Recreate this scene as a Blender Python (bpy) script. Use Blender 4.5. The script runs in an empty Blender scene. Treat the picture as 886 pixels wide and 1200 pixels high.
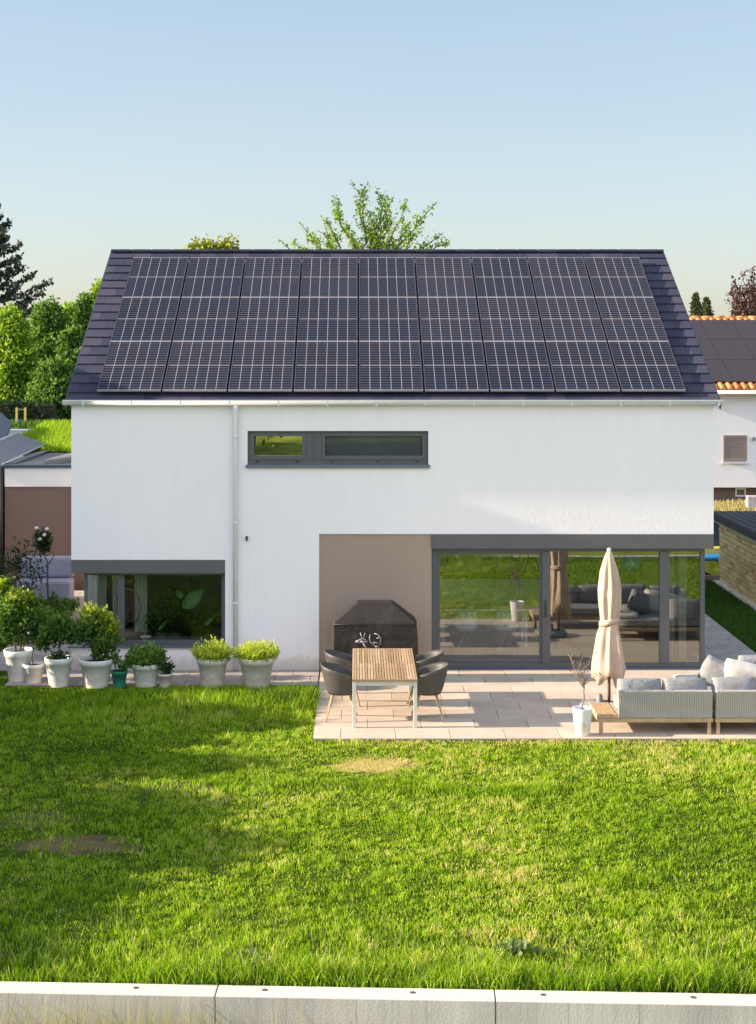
import bpy, bmesh, math, random
import numpy as np
from mathutils import Vector, Matrix

random.seed(7)
rng = np.random.default_rng(11)
S = bpy.context.scene
C = S.collection
F, CX, CY, H, D = 1870.0, 418.7, 400.0, 5.78, 27.9      # camera geometry in photo pixels

def W(px, py, d):                                      # photo pixel + distance -> world point
    return ((px-CX)*d/F, d-D, H-(py-CY)*d/F)

# ------------------------------------------------------------------ materials
def nt(name):
    m = bpy.data.materials.new(name); m.use_nodes = True
    n = m.node_tree.nodes; l = m.node_tree.links
    return m, n, l, n['Principled BSDF'], n['Material Output']

def mixcol(n, l, fac, a, b, mode='MIX'):
    x = n.new('ShaderNodeMix'); x.data_type = 'RGBA'; x.blend_type = mode
    for i, v in ((0, fac), (6, a), (7, b)):
        if hasattr(v, 'links'): l.new(v, x.inputs[i])
        elif isinstance(v, (int, float)): x.inputs[i].default_value = v
        else: x.inputs[i].default_value = (*v, 1)
    return x.outputs[2]

def noise(n, l, scale, detail=4, coord='Object', stretch=None, rough=.55):
    tc = n.new('ShaderNodeTexCoord'); t = n.new('ShaderNodeTexNoise')
    t.inputs['Scale'].default_value = scale; t.inputs['Detail'].default_value = detail
    t.inputs['Roughness'].default_value = rough
    src = tc.outputs[coord]
    if stretch:
        mp = n.new('ShaderNodeMapping'); mp.inputs['Scale'].default_value = stretch
        l.new(src, mp.inputs[0]); src = mp.outputs[0]
    l.new(src, t.inputs['Vector'])
    return t.outputs['Fac']

def ramp(n, l, src, stops):
    r = n.new('ShaderNodeValToRGB'); l.new(src, r.inputs[0])
    e = r.color_ramp.elements
    while len(e) < len(stops): e.new(.5)
    for k, (p, c) in enumerate(stops):
        e[k].position = p; e[k].color = (*c, 1) if len(c) == 3 else c
    return r.outputs[0]

def mat(name, col, rough=.6, var=.15, scale=6, bump=0, bscale=60, metal=0, stretch=None, spec=.5, dark=None):
    m, n, l, p, o = nt(name)
    f = noise(n, l, scale, 5, stretch=stretch)
    a = tuple(c*(1-var) for c in (dark or col)); b = tuple(min(1, c*(1+var)) for c in col)
    l.new(ramp(n, l, f, [(.3, a), (.7, b)]), p.inputs['Base Color'])
    p.inputs['Roughness'].default_value = rough; p.inputs['Metallic'].default_value = metal
    p.inputs['Specular IOR Level'].default_value = spec
    if bump:
        bn = n.new('ShaderNodeBump'); bn.inputs['Strength'].default_value = bump; bn.inputs['Distance'].default_value = .01
        l.new(noise(n, l, bscale, 3, stretch=stretch), bn.inputs['Height']); l.new(bn.outputs[0], p.inputs['Normal'])
    return m

def leafmat(name, stops, trans=.4, rough=.55):
    """foliage: per-leaf attribute 'var' picks the tone"""
    m, n, l, p, o = nt(name)
    at = n.new('ShaderNodeAttribute'); at.attribute_name = 'var'
    col = ramp(n, l, at.outputs['Fac'], stops)
    l.new(col, p.inputs['Base Color']); p.inputs['Roughness'].default_value = rough
    p.inputs['Specular IOR Level'].default_value = .25
    t = n.new('ShaderNodeBsdfTranslucent')
    l.new(mixcol(n, l, 1.0, col, (1.0, 1.0, .55), 'MULTIPLY'), t.inputs[0])
    mx = n.new('ShaderNodeMixShader'); mx.inputs[0].default_value = trans
    l.new(p.outputs[0], mx.inputs[1]); l.new(t.outputs[0], mx.inputs[2]); l.new(mx.outputs[0], o.inputs[0])
    return m

def stucco(name, col, stain=.06, bump=.5):
    m, n, l, p, o = nt(name)
    f = noise(n, l, .55, 6, stretch=(1, 1, .35)); g = noise(n, l, 3.5, 5, stretch=(2.2, 1, .3))
    c1 = ramp(n, l, f, [(.3, tuple(c*(1-stain) for c in col)), (.7, col)])
    c2 = ramp(n, l, g, [(.35, (.978, .978, .975)), (.65, (1, 1, 1))])
    tc = n.new('ShaderNodeTexCoord'); sp = n.new('ShaderNodeSeparateXYZ'); l.new(tc.outputs['Object'], sp.inputs[0])
    zz = math_node(n, l, 'ADD', sp.outputs[2], math_node(n, l, 'MULTIPLY', noise(n, l, 9, 5), -.35))
    dirt = ramp(n, l, zz, [(0, (.78, .74, .68)), (.12, (1, 1, 1))])
    l.new(mixcol(n, l, 1.0, mixcol(n, l, 1.0, c1, c2, 'MULTIPLY'), dirt, 'MULTIPLY'), p.inputs['Base Color'])
    p.inputs['Roughness'].default_value = .9; p.inputs['Specular IOR Level'].default_value = .15
    bn = n.new('ShaderNodeBump'); bn.inputs['Strength'].default_value = bump; bn.inputs['Distance'].default_value = .012
    l.new(noise(n, l, 16, 6, rough=.7), bn.inputs['Height']); l.new(bn.outputs[0], p.inputs['Normal'])
    return m

def glassmat(name, tint=(.80, .88, .84), base=.2, wav=.0):
    m, n, l, p, o = nt(name); n.remove(p)
    tr = n.new('ShaderNodeBsdfTransparent'); tr.inputs[0].default_value = (*tint, 1)
    g = n.new('ShaderNodeBsdfGlossy'); g.inputs['Roughness'].default_value = .0
    g.inputs['Color'].default_value = (.93, .96, .93, 1)
    fr = n.new('ShaderNodeFresnel'); fr.inputs[0].default_value = 1.5
    ad = n.new('ShaderNodeMath'); ad.operation = 'ADD'; ad.use_clamp = True; ad.inputs[1].default_value = base
    l.new(fr.outputs[0], ad.inputs[0])
    if wav:
        bn = n.new('ShaderNodeBump'); bn.inputs['Strength'].default_value = wav; bn.inputs['Distance'].default_value = .02
        l.new(noise(n, l, 1.3, 1), bn.inputs['Height']); l.new(bn.outputs[0], g.inputs['Normal'])
    mx = n.new('ShaderNodeMixShader'); l.new(ad.outputs[0], mx.inputs[0])
    l.new(tr.outputs[0], mx.inputs[1]); l.new(g.outputs[0], mx.inputs[2]); l.new(mx.outputs[0], o.inputs[0])
    return m

def math_node(n, l, op, a, b=None):
    x = n.new('ShaderNodeMath'); x.operation = op
    for i, v in enumerate((a, b)):
        if v is None: continue
        if hasattr(v, 'links'): l.new(v, x.inputs[i])
        else: x.inputs[i].default_value = v
    return x.outputs[0]

def panelmat(name, w, h, line=(.40, .39, .42), nx=6, ny=20, showcell=1.0):
    """photovoltaic face: cells drawn from object coordinates (x 0..w, y 0..h in the panel's own plane)"""
    m, n, l, p, o = nt(name)
    tc = n.new('ShaderNodeTexCoord'); sp = n.new('ShaderNodeSeparateXYZ'); l.new(tc.outputs['Object'], sp.inputs[0])
    def grid(src, size, num, lw):
        a = math_node(n, l, 'MULTIPLY', src, num/size); a = math_node(n, l, 'ADD', a, .5)
        fr = math_node(n, l, 'FRACT', a); d = math_node(n, l, 'SUBTRACT', fr, .5); d = math_node(n, l, 'ABSOLUTE', d)
        return math_node(n, l, 'LESS_THAN', d, lw)
    gx = grid(sp.outputs[0], w, nx, .020)
    mid = grid(sp.outputs[1], h, 2, .010)
    gy = grid(sp.outputs[1], h, ny, .09)
    bus = grid(sp.outputs[0], w, nx*9, .10)
    oi = n.new('ShaderNodeObjectInfo')
    # a slightly different tint for each cell and each panel
    wn = n.new('ShaderNodeTexWhiteNoise'); wn.noise_dimensions = '3D'
    cb = n.new('ShaderNodeCombineXYZ')
    l.new(math_node(n, l, 'FLOOR', math_node(n, l, 'MULTIPLY', sp.outputs[0], nx/w)), cb.inputs[0])
    l.new(math_node(n, l, 'FLOOR', math_node(n, l, 'MULTIPLY', sp.outputs[1], ny/h)), cb.inputs[1])
    l.new(oi.outputs['Random'], cb.inputs[2]); l.new(cb.outputs[0], wn.inputs[0])
    big = noise(n, l, .9, 2, coord='Object')
    tone = ramp(n, l, math_node(n, l, 'ADD', math_node(n, l, 'MULTIPLY', wn.outputs[0], .3), math_node(n, l, 'MULTIPLY', big, .7)),
                [(.25, (.008, .016, .036)), (.5, (.012, .014, .024)), (.75, (.022, .015, .018))])
    c = mixcol(n, l, math_node(n, l, 'MULTIPLY', gy, .75*showcell), tone, (.17, .16, .19))
    pr = ramp(n, l, oi.outputs['Random'], [(0, (.75, .8, .9)), (1, (1.2, 1.15, 1.1))]); tone2 = mixcol(n, l, 1., c, pr, 'MULTIPLY'); c = tone2
    c = mixcol(n, l, math_node(n, l, 'MULTIPLY', bus, .10*showcell), c, (.10, .09, .11))
    c = mixcol(n, l, math_node(n, l, 'MAXIMUM', gx, mid) if showcell > .5 else math_node(n, l, 'MULTIPLY', gx, .1), c, line)
    l.new(c, p.inputs['Base Color'])
    p.inputs['Roughness'].default_value = .28; p.inputs['Specular IOR Level'].default_value = .10
    return m

M = {}
M['white'] = stucco('white_render', (.93, .905, .905), .03, .55)
M['tan'] = stucco('tan_render', (.40, .315, .25), .09, .6)
M['brown'] = stucco('brown_render', (.20, .135, .12), .06, .4)
M['anth'] = mat('anthracite_aluminium', (.105, .108, .115), .42, .06, 3, spec=.4)
M['anth_light'] = mat('anthracite_blind_box', (.125, .125, .128), .5, .06, 2, spec=.3)
M['sill'] = mat('sill_metal', (.16, .18, .22), .3, .08, 3, metal=.4)
M['glass'] = glassmat('window_glass', base=.23, wav=.015)
M['glass_low'] = glassmat('corner_window_glass', (.86,.90,.87), base=.05)
M['glass_up'] = glassmat('upper_window_glass', (.80, .82, .86), base=.03)
M['gutter'] = mat('pale_gutter', (.72, .72, .73), .55, .05, 4)
M['pipe'] = mat('downpipe_white', (.74, .75, .76), .5, .04, 3)
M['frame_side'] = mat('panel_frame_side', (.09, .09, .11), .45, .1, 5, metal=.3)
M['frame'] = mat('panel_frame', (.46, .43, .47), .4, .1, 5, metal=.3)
M['black'] = mat('black_metal', (.02, .02, .022), .5, .1)
M['darkfabric'] = mat('charcoal_fabric', (.085, .085, .09), .85, .15, 30, .4, 300)
M['wood'] = mat('teak', (.50, .34, .19), .6, .28, 7, .3, 60, stretch=(9, .8, 3))
M['wood_x'] = mat('acacia', (.46, .31, .17), .6, .25, 7, .3, 60, stretch=(.9, 9, 3))
M['leg_wood'] = mat('oak_leg', (.42, .29, .17), .6, .2, 8)
M['table_metal'] = mat('light_grey_metal', (.62, .60, .56), .4, .05)
M['chair_shell'] = mat('chair_shell_plastic', (.075, .07, .065), .5, .08, 12, spec=.3)
M['cover'] = mat('grill_cover_fabric', (.030, .025, .021), .6, .2, 5, .7, 9, spec=.35)
M['print'] = mat('cover_print', (.36, .34, .35), .5, .3, 40)
M['pot'] = mat('white_plastic_pot', (.90, .90, .91), .5, .04, 6, dark=(.78, .77, .76))
M['pot_dirty'] = mat('weathered_white_pot', (.82, .79, .77), .6, .05, 7, dark=(.70, .63, .58))
M['greenpot'] = mat('green_pot', (.03, .22, .15), .4, .1, 5)
M['soil'] = mat('soil', (.055, .04, .03), .95, .4, 40, .8, 80)
M['umb'] = mat('umbrella_cloth', (.58, .42, .31), .85, .07, 5, .3, 60)
M['pole'] = mat('umbrella_pole_wood', (.20, .14, .10), .5, .15)
M['granite'] = mat('granite_base', (.22, .22, .225), .6, .2, 60)
M['cush'] = mat('grey_cushion', (.27, .27, .28), .9, .16, 14, .6, 22)
M['cush_light'] = mat('light_cushion', (.62, .58, .53), .9, .1, 10, .5, 18)
M['bark'] = mat('bark', (.11, .085, .065), .9, .3, 12, .8, 40, stretch=(3, 3, .6))
M['bark_pale'] = mat('pale_bark', (.24, .20, .16), .9, .25, 12, .6, 40, stretch=(3, 3, .6))
M['curtain'] = mat('curtain', (.62, .66, .60), .9, .08, 3, .6, 9, stretch=(6, 6, .1))
M['inwall'] = mat('inner_wall', (.40, .42, .40), .9, .04, 2)
M['infloor'] = mat('inner_floor', (.20, .16, .12), .5, .15, 4, stretch=(8, 1, 1))
M['interra'] = mat('orange_tile', (.62, .25, .09), .7, .3, 3, .3, 20)
M['lilac'] = mat('pale_cover', (.30, .31, .40), .8, .12, 3, .8, 5)
M['trim'] = mat('roof_trim_metal', (.07, .085, .11), .35, .1, 3, metal=.3)
M['capmet'] = mat('parapet_metal', (.20, .18, .20), .5, .12, 3, metal=.2)
M['capedge'] = mat('parapet_edge', (.50, .56, .62), .4, .05, 3, metal=.3)
M['gravel'] = mat('roof_gravel', (.22, .20, .19), .95, .45, 26, 1, 60)
M['slate'] = mat('dark_membrane', (.040, .042, .048), .7, .25, 3, .3, 30)
M['blue'] = mat('blue_plastic', (.02, .22, .55), .4, .05)
M['navy'] = mat('navy_tarp', (.03, .045, .08), .6, .2, 4, .6, 6)
M['yellow'] = mat('yellow_plastic', (.75, .62, .10), .45, .05)
M['pink'] = mat('pink_plastic', (.60, .06, .18), .5, .08)
M['blind'] = mat('roller_blind', (.26, .20, .18), .7, .05, 5)
M['blind_grey'] = mat('grey_roller_blind', (.155, .17, .20), .7, .05, 5)
M['petal'] = mat('white_petal', (.85, .83, .80), .6, .04)

for k_ in ('pot', 'pot_dirty'):
    mm = M[k_]; n_, l_ = mm.node_tree.nodes, mm.node_tree.links; p_ = n_['Principled BSDF']; src_ = p_.inputs['Base Color'].links[0].from_socket
    tc_ = n_.new('ShaderNodeTexCoord'); sp_ = n_.new('ShaderNodeSeparateXYZ'); l_.new(tc_.outputs['Object'], sp_.inputs[0])
    zz_ = math_node(n_, l_, 'SUBTRACT', sp_.outputs[2], math_node(n_, l_, 'MULTIPLY', noise(n_, l_, 11, 5), .3))
    dd_ = ramp(n_, l_, zz_, [(0, (.84, .77, .69)), (.06, (1, 1, 1))]); l_.new(mixcol(n_, l_, 1., src_, dd_, 'MULTIPLY'), p_.inputs['Base Color'])
# wicker
def wicker():
    m, n, l, p, o = nt('wicker')
    tc = n.new('ShaderNodeTexCoord')
    w1 = n.new('ShaderNodeTexWave'); w1.bands_direction = 'X'; w1.inputs['Scale'].default_value = 12; w1.inputs['Distortion'].default_value = .6
    w2 = n.new('ShaderNodeTexWave'); w2.bands_direction = 'Z'; w2.inputs['Scale'].default_value = 26; w2.inputs['Distortion'].default_value = .8
    l.new(tc.outputs['Object'], w1.inputs[0]); l.new(tc.outputs['Object'], w2.inputs[0])
    f = math_node(n, l, 'MULTIPLY', w1.outputs['Fac'], math_node(n, l, 'ADD', math_node(n, l, 'MULTIPLY', w2.outputs['Fac'], .6), .4))
    l.new(ramp(n, l, f, [(.02, (.26, .24, .225)), (.6, (.56, .51, .465))]), p.inputs['Base Color'])
    bn = n.new('ShaderNodeBump'); bn.inputs['Strength'].default_value = .9; bn.inputs['Distance'].default_value = .008
    l.new(f, bn.inputs['Height']); l.new(bn.outputs[0], p.inputs['Normal']); p.inputs['Roughness'].default_value = .7
    return m
M['wicker'] = wicker()

# concrete wall: formwork streaks
def concrete():
    m, n, l, p, o = nt('cast_concrete')
    f = noise(n, l, 1.6, 6, stretch=(1, 1, .6)); g = noise(n, l, 5, 6, stretch=(6, 1, .25)); k = noise(n, l, 45, 3)
    c1 = ramp(n, l, f, [(.3, (.43, .40, .39)), (.7, (.60, .56, .54))])
    c2 = ramp(n, l, g, [(.35, (.88, .88, .88)), (.6, (1, 1, 1))])
    c = mixcol(n, l, 1., c1, c2, 'MULTIPLY')
    tc = n.new('ShaderNodeTexCoord'); sp = n.new('ShaderNodeSeparateXYZ'); l.new(tc.outputs['Object'], sp.inputs[0])
    a = math_node(n, l, 'FRACT', math_node(n, l, 'MULTIPLY', sp.outputs[0], 1.64))
    ln = math_node(n, l, 'LESS_THAN', a, .012)
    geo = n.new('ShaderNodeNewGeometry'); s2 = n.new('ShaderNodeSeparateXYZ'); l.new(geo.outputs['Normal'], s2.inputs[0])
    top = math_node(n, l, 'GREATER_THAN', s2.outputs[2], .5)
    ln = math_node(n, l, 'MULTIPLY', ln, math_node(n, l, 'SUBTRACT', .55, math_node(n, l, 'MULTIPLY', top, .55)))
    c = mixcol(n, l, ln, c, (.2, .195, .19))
    c = mixcol(n, l, math_node(n, l, 'MULTIPLY', top, .8), c, (.74, .65, .57))  # up-facing faces paler and warmer: sunlit top put into the colour
    l.new(c, p.inputs['Base Color']); p.inputs['Roughness'].default_value = .9
    bn = n.new('ShaderNodeBump'); bn.inputs['Strength'].default_value = .35; bn.inputs['Distance'].default_value = .006
    l.new(k, bn.inputs['Height']); l.new(bn.outputs[0], p.inputs['Normal'])
    return m
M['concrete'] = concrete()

# per-island tone (tiles, paving slabs, boards)
def islandmat(name, a, b, rough=.6, scale=9, bump=.3, bscale=60, spec=.4, stretch=None, stain=.85):
    m, n, l, p, o = nt(name)
    g = n.new('ShaderNodeNewGeometry')
    f = noise(n, l, scale, 6, stretch=stretch)
    c = ramp(n, l, g.outputs['Random Per Island'], [(0, a), (1, b)])
    s = ramp(n, l, f, [(.3, (stain,)*3), (.65, (1, 1, 1))])
    l.new(mixcol(n, l, 1., c, s, 'MULTIPLY'), p.inputs['Base Color'])
    p.inputs['Roughness'].default_value = rough; p.inputs['Specular IOR Level'].default_value = spec
    bn = n.new('ShaderNodeBump'); bn.inputs['Strength'].default_value = bump; bn.inputs['Distance'].default_value = .005
    l.new(noise(n, l, bscale, 3), bn.inputs['Height']); l.new(bn.outputs[0], p.inputs['Normal'])
    return m
M['tile'] = islandmat('roof_tile', (.044, .047, .080), (.080, .075, .110), .6, 5, .2, 40, .15)
M['paver'] = islandmat('sandstone_slab', (.55, .45, .36), (.66, .56, .455), .8, 2.5, .3, 70, .2, stain=.86)
M['paver_grey'] = islandmat('side_slab', (.40, .34, .32), (.48, .42, .39), .8, 2.5, .3, 70, .2, stain=.8)
M['split'] = islandmat('split_wood', (.66, .47, .20), (.95, .78, .42), .8, 14, .8, 30, .2, stretch=(1, 1, 6), stain=.65)
M['slat'] = islandmat('teak_slat', (.40, .255, .14), (.66, .47, .29), .55, 12, .3, 60, .3, stretch=(6, .7, 1), stain=.75)
M['rooftile_or'] = islandmat('clay_tile', (.62, .22, .07), (.80, .36, .14), .7, 8, .3, 40, .2)

# ground
def lawnmat(name, dry=True):
    m, n, l, p, o = nt(name)
    f = noise(n, l, .45, 6); g = noise(n, l, 7, 5)
    c1 = ramp(n, l, f, [(.3, (.045, .085, .012)), (.7, (.10, .15, .022))])
    c2 = ramp(n, l, g, [(.3, (.55, .5, .5)), (.7, (1.15, 1.1, 1.))])
    c = mixcol(n, l, 1., c1, c2, 'MULTIPLY')
    if dry:
        tc = n.new('ShaderNodeTexCoord')
        def spot(cx, cy, rx, ry, col, c, k=.9):
            mp = n.new('ShaderNodeMapping'); mp.inputs['Location'].default_value = (-cx/rx, -cy/ry, 0); mp.inputs['Scale'].default_value = (1/rx, 1/ry, 0)
            l.new(tc.outputs['Object'], mp.inputs[0])
            ln = n.new('ShaderNodeVectorMath'); ln.operation = 'LENGTH'; l.new(mp.outputs[0], ln.inputs[0])
            d = math_node(n, l, 'ADD', ln.outputs['Value'], math_node(n, l, 'MULTIPLY', math_node(n, l, 'SUBTRACT', noise(n, l, 3, 4), .5), 1.6))
            s = ramp(n, l, d, [(.55, (k, k, k)), (1.0, (0, 0, 0))])
            return mixcol(n, l, s, c, col)
        c = spot(.22, -6.15, .75, .55, (.48, .36, .13), c)
        c = spot(-3.25, -9.6, .8, .42, (.22, .14, .09), c, .8); c = spot(-3.9, -8.6, .6, .4, (.16, .12, .07), c, .6); c = spot(-2.6, -7.2, 1.0, .3, (.16, .13, .07), c, .5)
    l.new(c, p.inputs['Base Color']); p.inputs['Roughness'].default_value = 1; p.inputs['Specular IOR Level'].default_value = 0
    bn = n.new('ShaderNodeBump'); bn.inputs['Strength'].default_value = .9; bn.inputs['Distance'].default_value = .03
    l.new(g, bn.inputs['Height']); l.new(bn.outputs[0], p.inputs['Normal'])
    return m
M['lawn'] = lawnmat('lawn_soil')
M['field'] = lawnmat('field_grass', False)
M['meadow'] = mat('meadow_grass', (.27, .30, .06), 1, .3, .35, .9, 6, spec=0, dark=(.13, .18, .03))

M['blade'] = leafmat('grass_blade', [(0, (.04, .10, .010)), (.35, (.18, .32, .012)), (.72, (.34, .53, .018)), (.9, (.50, .60, .07)), (1, (.68, .60, .26))], .5)
M['blade_dark'] = leafmat('side_grass_blade', [(0, (.03, .08, .012)), (.6, (.07, .16, .02)), (1, (.14, .22, .03))], .4)
M['dryblade'] = leafmat('dry_grass_blade', [(0, (.30, .28, .08)), (.6, (.50, .42, .20)), (1, (.65, .56, .34))], .4)
M['weedblade'] = leafmat('tall_grass_blade', [(0, (.14, .20, .05)), (.6, (.34, .36, .14)), (1, (.55, .48, .28))], .4)
M['leaf_bright'] = leafmat('bright_leaf', [(0, (.09, .18, .02)), (.5, (.23, .39, .03)), (1, (.42, .56, .07))], .5)
M['leaf_mid'] = leafmat('mid_leaf', [(0, (.035, .09, .02)), (.5, (.11, .215, .035)), (1, (.24, .38, .07))], .45)
M['leaf_dark'] = leafmat('dark_leaf', [(0, (.015, .04, .012)), (.5, (.035, .08, .02)), (1, (.08, .15, .035))], .35)
M['leaf_yellow'] = leafmat('yellow_leaf', [(0, (.14, .19, .02)), (.5, (.27, .31, .03)), (1, (.45, .45, .07))], .4)
M['leaf_pot'] = leafmat('yellow_green_leaf', [(0, (.10, .18, .012)), (.5, (.36, .46, .02)), (1, (.62, .68, .12))], .45)
M['needle'] = leafmat('needle', [(0, (.03, .042, .036)), (.5, (.065, .085, .068)), (1, (.14, .15, .12))], .15)
M['needle_green'] = leafmat('green_needle', [(0, (.05, .08, .03)), (.5, (.10, .13, .05)), (1, (.20, .20, .08))], .2)
M['leaf_red'] = leafmat('copper_leaf', [(0, (.05, .03, .035)), (.5, (.11, .055, .06)), (1, (.20, .12, .11))], .3)
M['leaf_rose'] = leafmat('rose_leaf', [(0, (.012, .03, .012)), (.5, (.03, .06, .02)), (1, (.06, .10, .03))], .3)

# ------------------------------------------------------------------ mesh helpers
class MB:
    def __init__(s): s.v = []; s.f = []; s.m = []; s.mats = []; s.cur = 0; s.sm = []; s.smooth = False
    def use(s, m):
        if m not in s.mats: s.mats.append(m)
        s.cur = s.mats.index(m); return s
    def face(s, idx): s.f.append(idx); s.m.append(s.cur); s.sm.append(s.smooth)
    def poly(s, pts):
        b = len(s.v); s.v += [tuple(p) for p in pts]; s.face(list(range(b, b+len(pts))))
    def box(s, x0, x1, y0, y1, z0, z1, M4=None):
        b = len(s.v)
        P = [(x0,y0,z0),(x1,y0,z0),(x1,y1,z0),(x0,y1,z0),(x0,y0,z1),(x1,y0,z1),(x1,y1,z1),(x0,y1,z1)]
        if M4 is not None: P = [tuple(M4 @ Vector(p)) for p in P]
        s.v += P
        for q in ((0,3,2,1),(4,5,6,7),(0,1,5,4),(1,2,6,5),(2,3,7,6),(3,0,4,7)): s.face([b+i for i in q])
        return s
    def tube(s, pts, rad, n=8, caps=True):
        pts = [Vector(p) for p in pts]; b = len(s.v); sm = s.smooth; s.smooth = n > 4
        if not isinstance(rad, (list, tuple)): rad = [rad]*len(pts)
        for i, p in enumerate(pts):
            d = (pts[min(i+1, len(pts)-1)]-pts[max(i-1, 0)]).normalized()
            a = Vector((0,0,1)) if abs(d.z) < .9 else Vector((1,0,0))
            u = d.cross(a).normalized(); w = d.cross(u)
            for k in range(n):
                t = 2*math.pi*(k+.5)/n; s.v.append(tuple(p+(u*math.cos(t)+w*math.sin(t))*rad[i]))
        for i in range(len(pts)-1):
            for k in range(n):
                k2 = (k+1) % n; s.face([b+i*n+k, b+i*n+k2, b+(i+1)*n+k2, b+(i+1)*n+k])
        s.smooth = sm
        if caps:
            s.face([b+k for k in range(n)][::-1]); s.face([b+(len(pts)-1)*n+k for k in range(n)])
        return s
    def lathe(s, prof, c=(0,0,0), n=24, fn=None):
        b = len(s.v); s.smooth = True
        for i, (r, z) in enumerate(prof):
            for k in range(n):
                t = 2*math.pi*k/n; rr, zz = (r, z) if fn is None else fn(r, z, t, i)
                s.v.append((c[0]+rr*math.cos(t), c[1]+rr*math.sin(t), c[2]+zz))
        for i in range(len(prof)-1):
            for k in range(n):
                k2 = (k+1) % n; s.face([b+i*n+k, b+i*n+k2, b+(i+1)*n+k2, b+(i+1)*n+k])
        s.smooth = False
        return s
    def build(s, name, m=None, parent=None, bevel=0, sub=0, solid=0, origin=None):
        me = bpy.data.meshes.new(name)
        off = Vector(parent.location) if parent is not None else Vector((0,0,0))
        if origin is not None: off = Vector(origin)
        me.from_pydata([tuple(Vector(v)-off) for v in s.v], [], s.f)
        for mm in (s.mats or [m]): me.materials.append(M[mm])
        me.polygons.foreach_set('material_index', s.m); me.polygons.foreach_set('use_smooth', s.sm); me.update()
        o = bpy.data.objects.new(name, me); C.objects.link(o)
        if parent is not None: o.parent = parent
        elif origin is not None: o.location = origin
        if solid:
            md = o.modifiers.new('solid', 'SOLIDIFY'); md.thickness = solid; md.offset = 0
        if bevel:
            md = o.modifiers.new('bevel', 'BEVEL'); md.width = bevel; md.segments = 2; md.limit_method = 'ANGLE'
        if sub:
            md = o.modifiers.new('sub', 'SUBSURF'); md.levels = sub; md.render_levels = sub
        return o
def islands(mb):
    """split a builder into one builder per loose piece"""
    par = list(range(len(mb.v)))
    def fd(a):
        while par[a] != a: par[a] = par[par[a]]; a = par[a]
        return a
    for f in mb.f:
        for q in f[1:]: par[fd(q)] = fd(f[0])
    out = {}
    for i, f in enumerate(mb.f): out.setdefault(fd(f[0]), []).append(i)
    res = []
    for fs in out.values():
        n = MB(); n.mats = list(mb.mats); mp = {}
        for i in fs:
            g = []
            for q in mb.f[i]:
                if q not in mp: mp[q] = len(n.v); n.v.append(mb.v[q])
                g.append(mp[q])
            n.f.append(g); n.m.append(mb.m[i]); n.sm.append(mb.sm[i])
        res.append(n)
    return res
def subs(mb, name, m, part, thing_, **k): return [sub(b, name, m, part, thing_, **k) for b in islands(mb)]
# sub-parts: parents with zero local offset inherit the thing's origin
def sub(mb, name, m, part, thing_, **k):
    o = mb.build(name, m, None, origin=thing_.location, **k); o.location = (0,0,0); o.parent = part; return o

def tag(o, label=None, cat=None, group=None, kind=None):
    if label: o['label'] = label
    if cat: o['category'] = cat
    if group: o['group'] = group
    if kind: o['kind'] = kind
    return o
def thing(name, label, cat, loc=(0,0,0), group=None):
    o = bpy.data.objects.new(name, None); C.objects.link(o); o.location = loc
    return tag(o, label, cat, group)
def kids(o): return [c for c in list(bpy.data.objects) if c.parent == o]
def dup(o, loc=None, label=None, rz=None, parent=None, km=None):
    if km is None:
        km = {}
        for c in bpy.data.objects:
            if c.parent: km.setdefault(c.parent, []).append(c)
    c = o.copy(); C.objects.link(c)
    if parent is not None: c.parent = parent
    if loc is not None: c.location = loc
    if rz is not None: c.rotation_euler.z = rz
    if label: c['label'] = label
    for k in km.get(o, []): dup(k, parent=c, km=km)
    return c

def fastmesh(name, V, Fc, m, var=None, parent=None, smooth=False, origin=None):
    """V (n,3) ; Fc (k, 3|4) ; var per vertex"""
    V = np.asarray(V, dtype=np.float32)
    if parent is not None: V = V-np.array(parent.location, dtype=np.float32)
    if origin is not None: V = V-np.array(origin, dtype=np.float32)
    me = bpy.data.meshes.new(name); k = Fc.shape[1]
    me.vertices.add(len(V)); me.vertices.foreach_set('co', V.ravel())
    me.loops.add(Fc.size); me.loops.foreach_set('vertex_index', Fc.astype(np.int32).ravel())
    me.polygons.add(len(Fc)); me.polygons.foreach_set('loop_start', np.arange(0, Fc.size, k, dtype=np.int32))
    me.polygons.foreach_set('loop_total', np.full(len(Fc), k, dtype=np.int32))
    me.polygons.foreach_set('use_smooth', np.full(len(Fc), smooth, dtype=bool))
    if var is not None:
        a = me.attributes.new('var', 'FLOAT', 'POINT'); a.data.foreach_set('value', np.asarray(var, dtype=np.float32))
    me.materials.append(M[m]); me.update(); me.validate()
    o = bpy.data.objects.new(name, me); C.objects.link(o)
    if parent is not None: o.parent = parent
    if origin is not None: o.location = origin
    return o

def leafquads(P, size, asp=1.7, var=None, up=.3, rs=.35):
    """diamond leaves around points P (n,3)"""
    n = len(P); P = np.asarray(P)
    a = rng.normal(size=(n,3)); a[:,2] *= .7; a /= np.linalg.norm(a, axis=1)[:,None]
    b = rng.normal(size=(n,3)); b[:,2] += up; b -= (b*a).sum(1)[:,None]*a; b /= np.linalg.norm(b, axis=1)[:,None]
    c = np.cross(a, b)
    s = (size*(1+rs*rng.uniform(-1,1,n)))[:,None]
    V = np.stack([P-b*0, P+b*s*asp*.5+a*s*.5, P+b*s*asp, P+b*s*asp*.5-a*s*.5+c*s*.15], axis=1).reshape(-1,3)
    Fc = np.arange(4*n).reshape(n,4)
    if var is None: var = rng.uniform(0,1,n)
    return V, Fc, np.repeat(var, 4)

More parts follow.
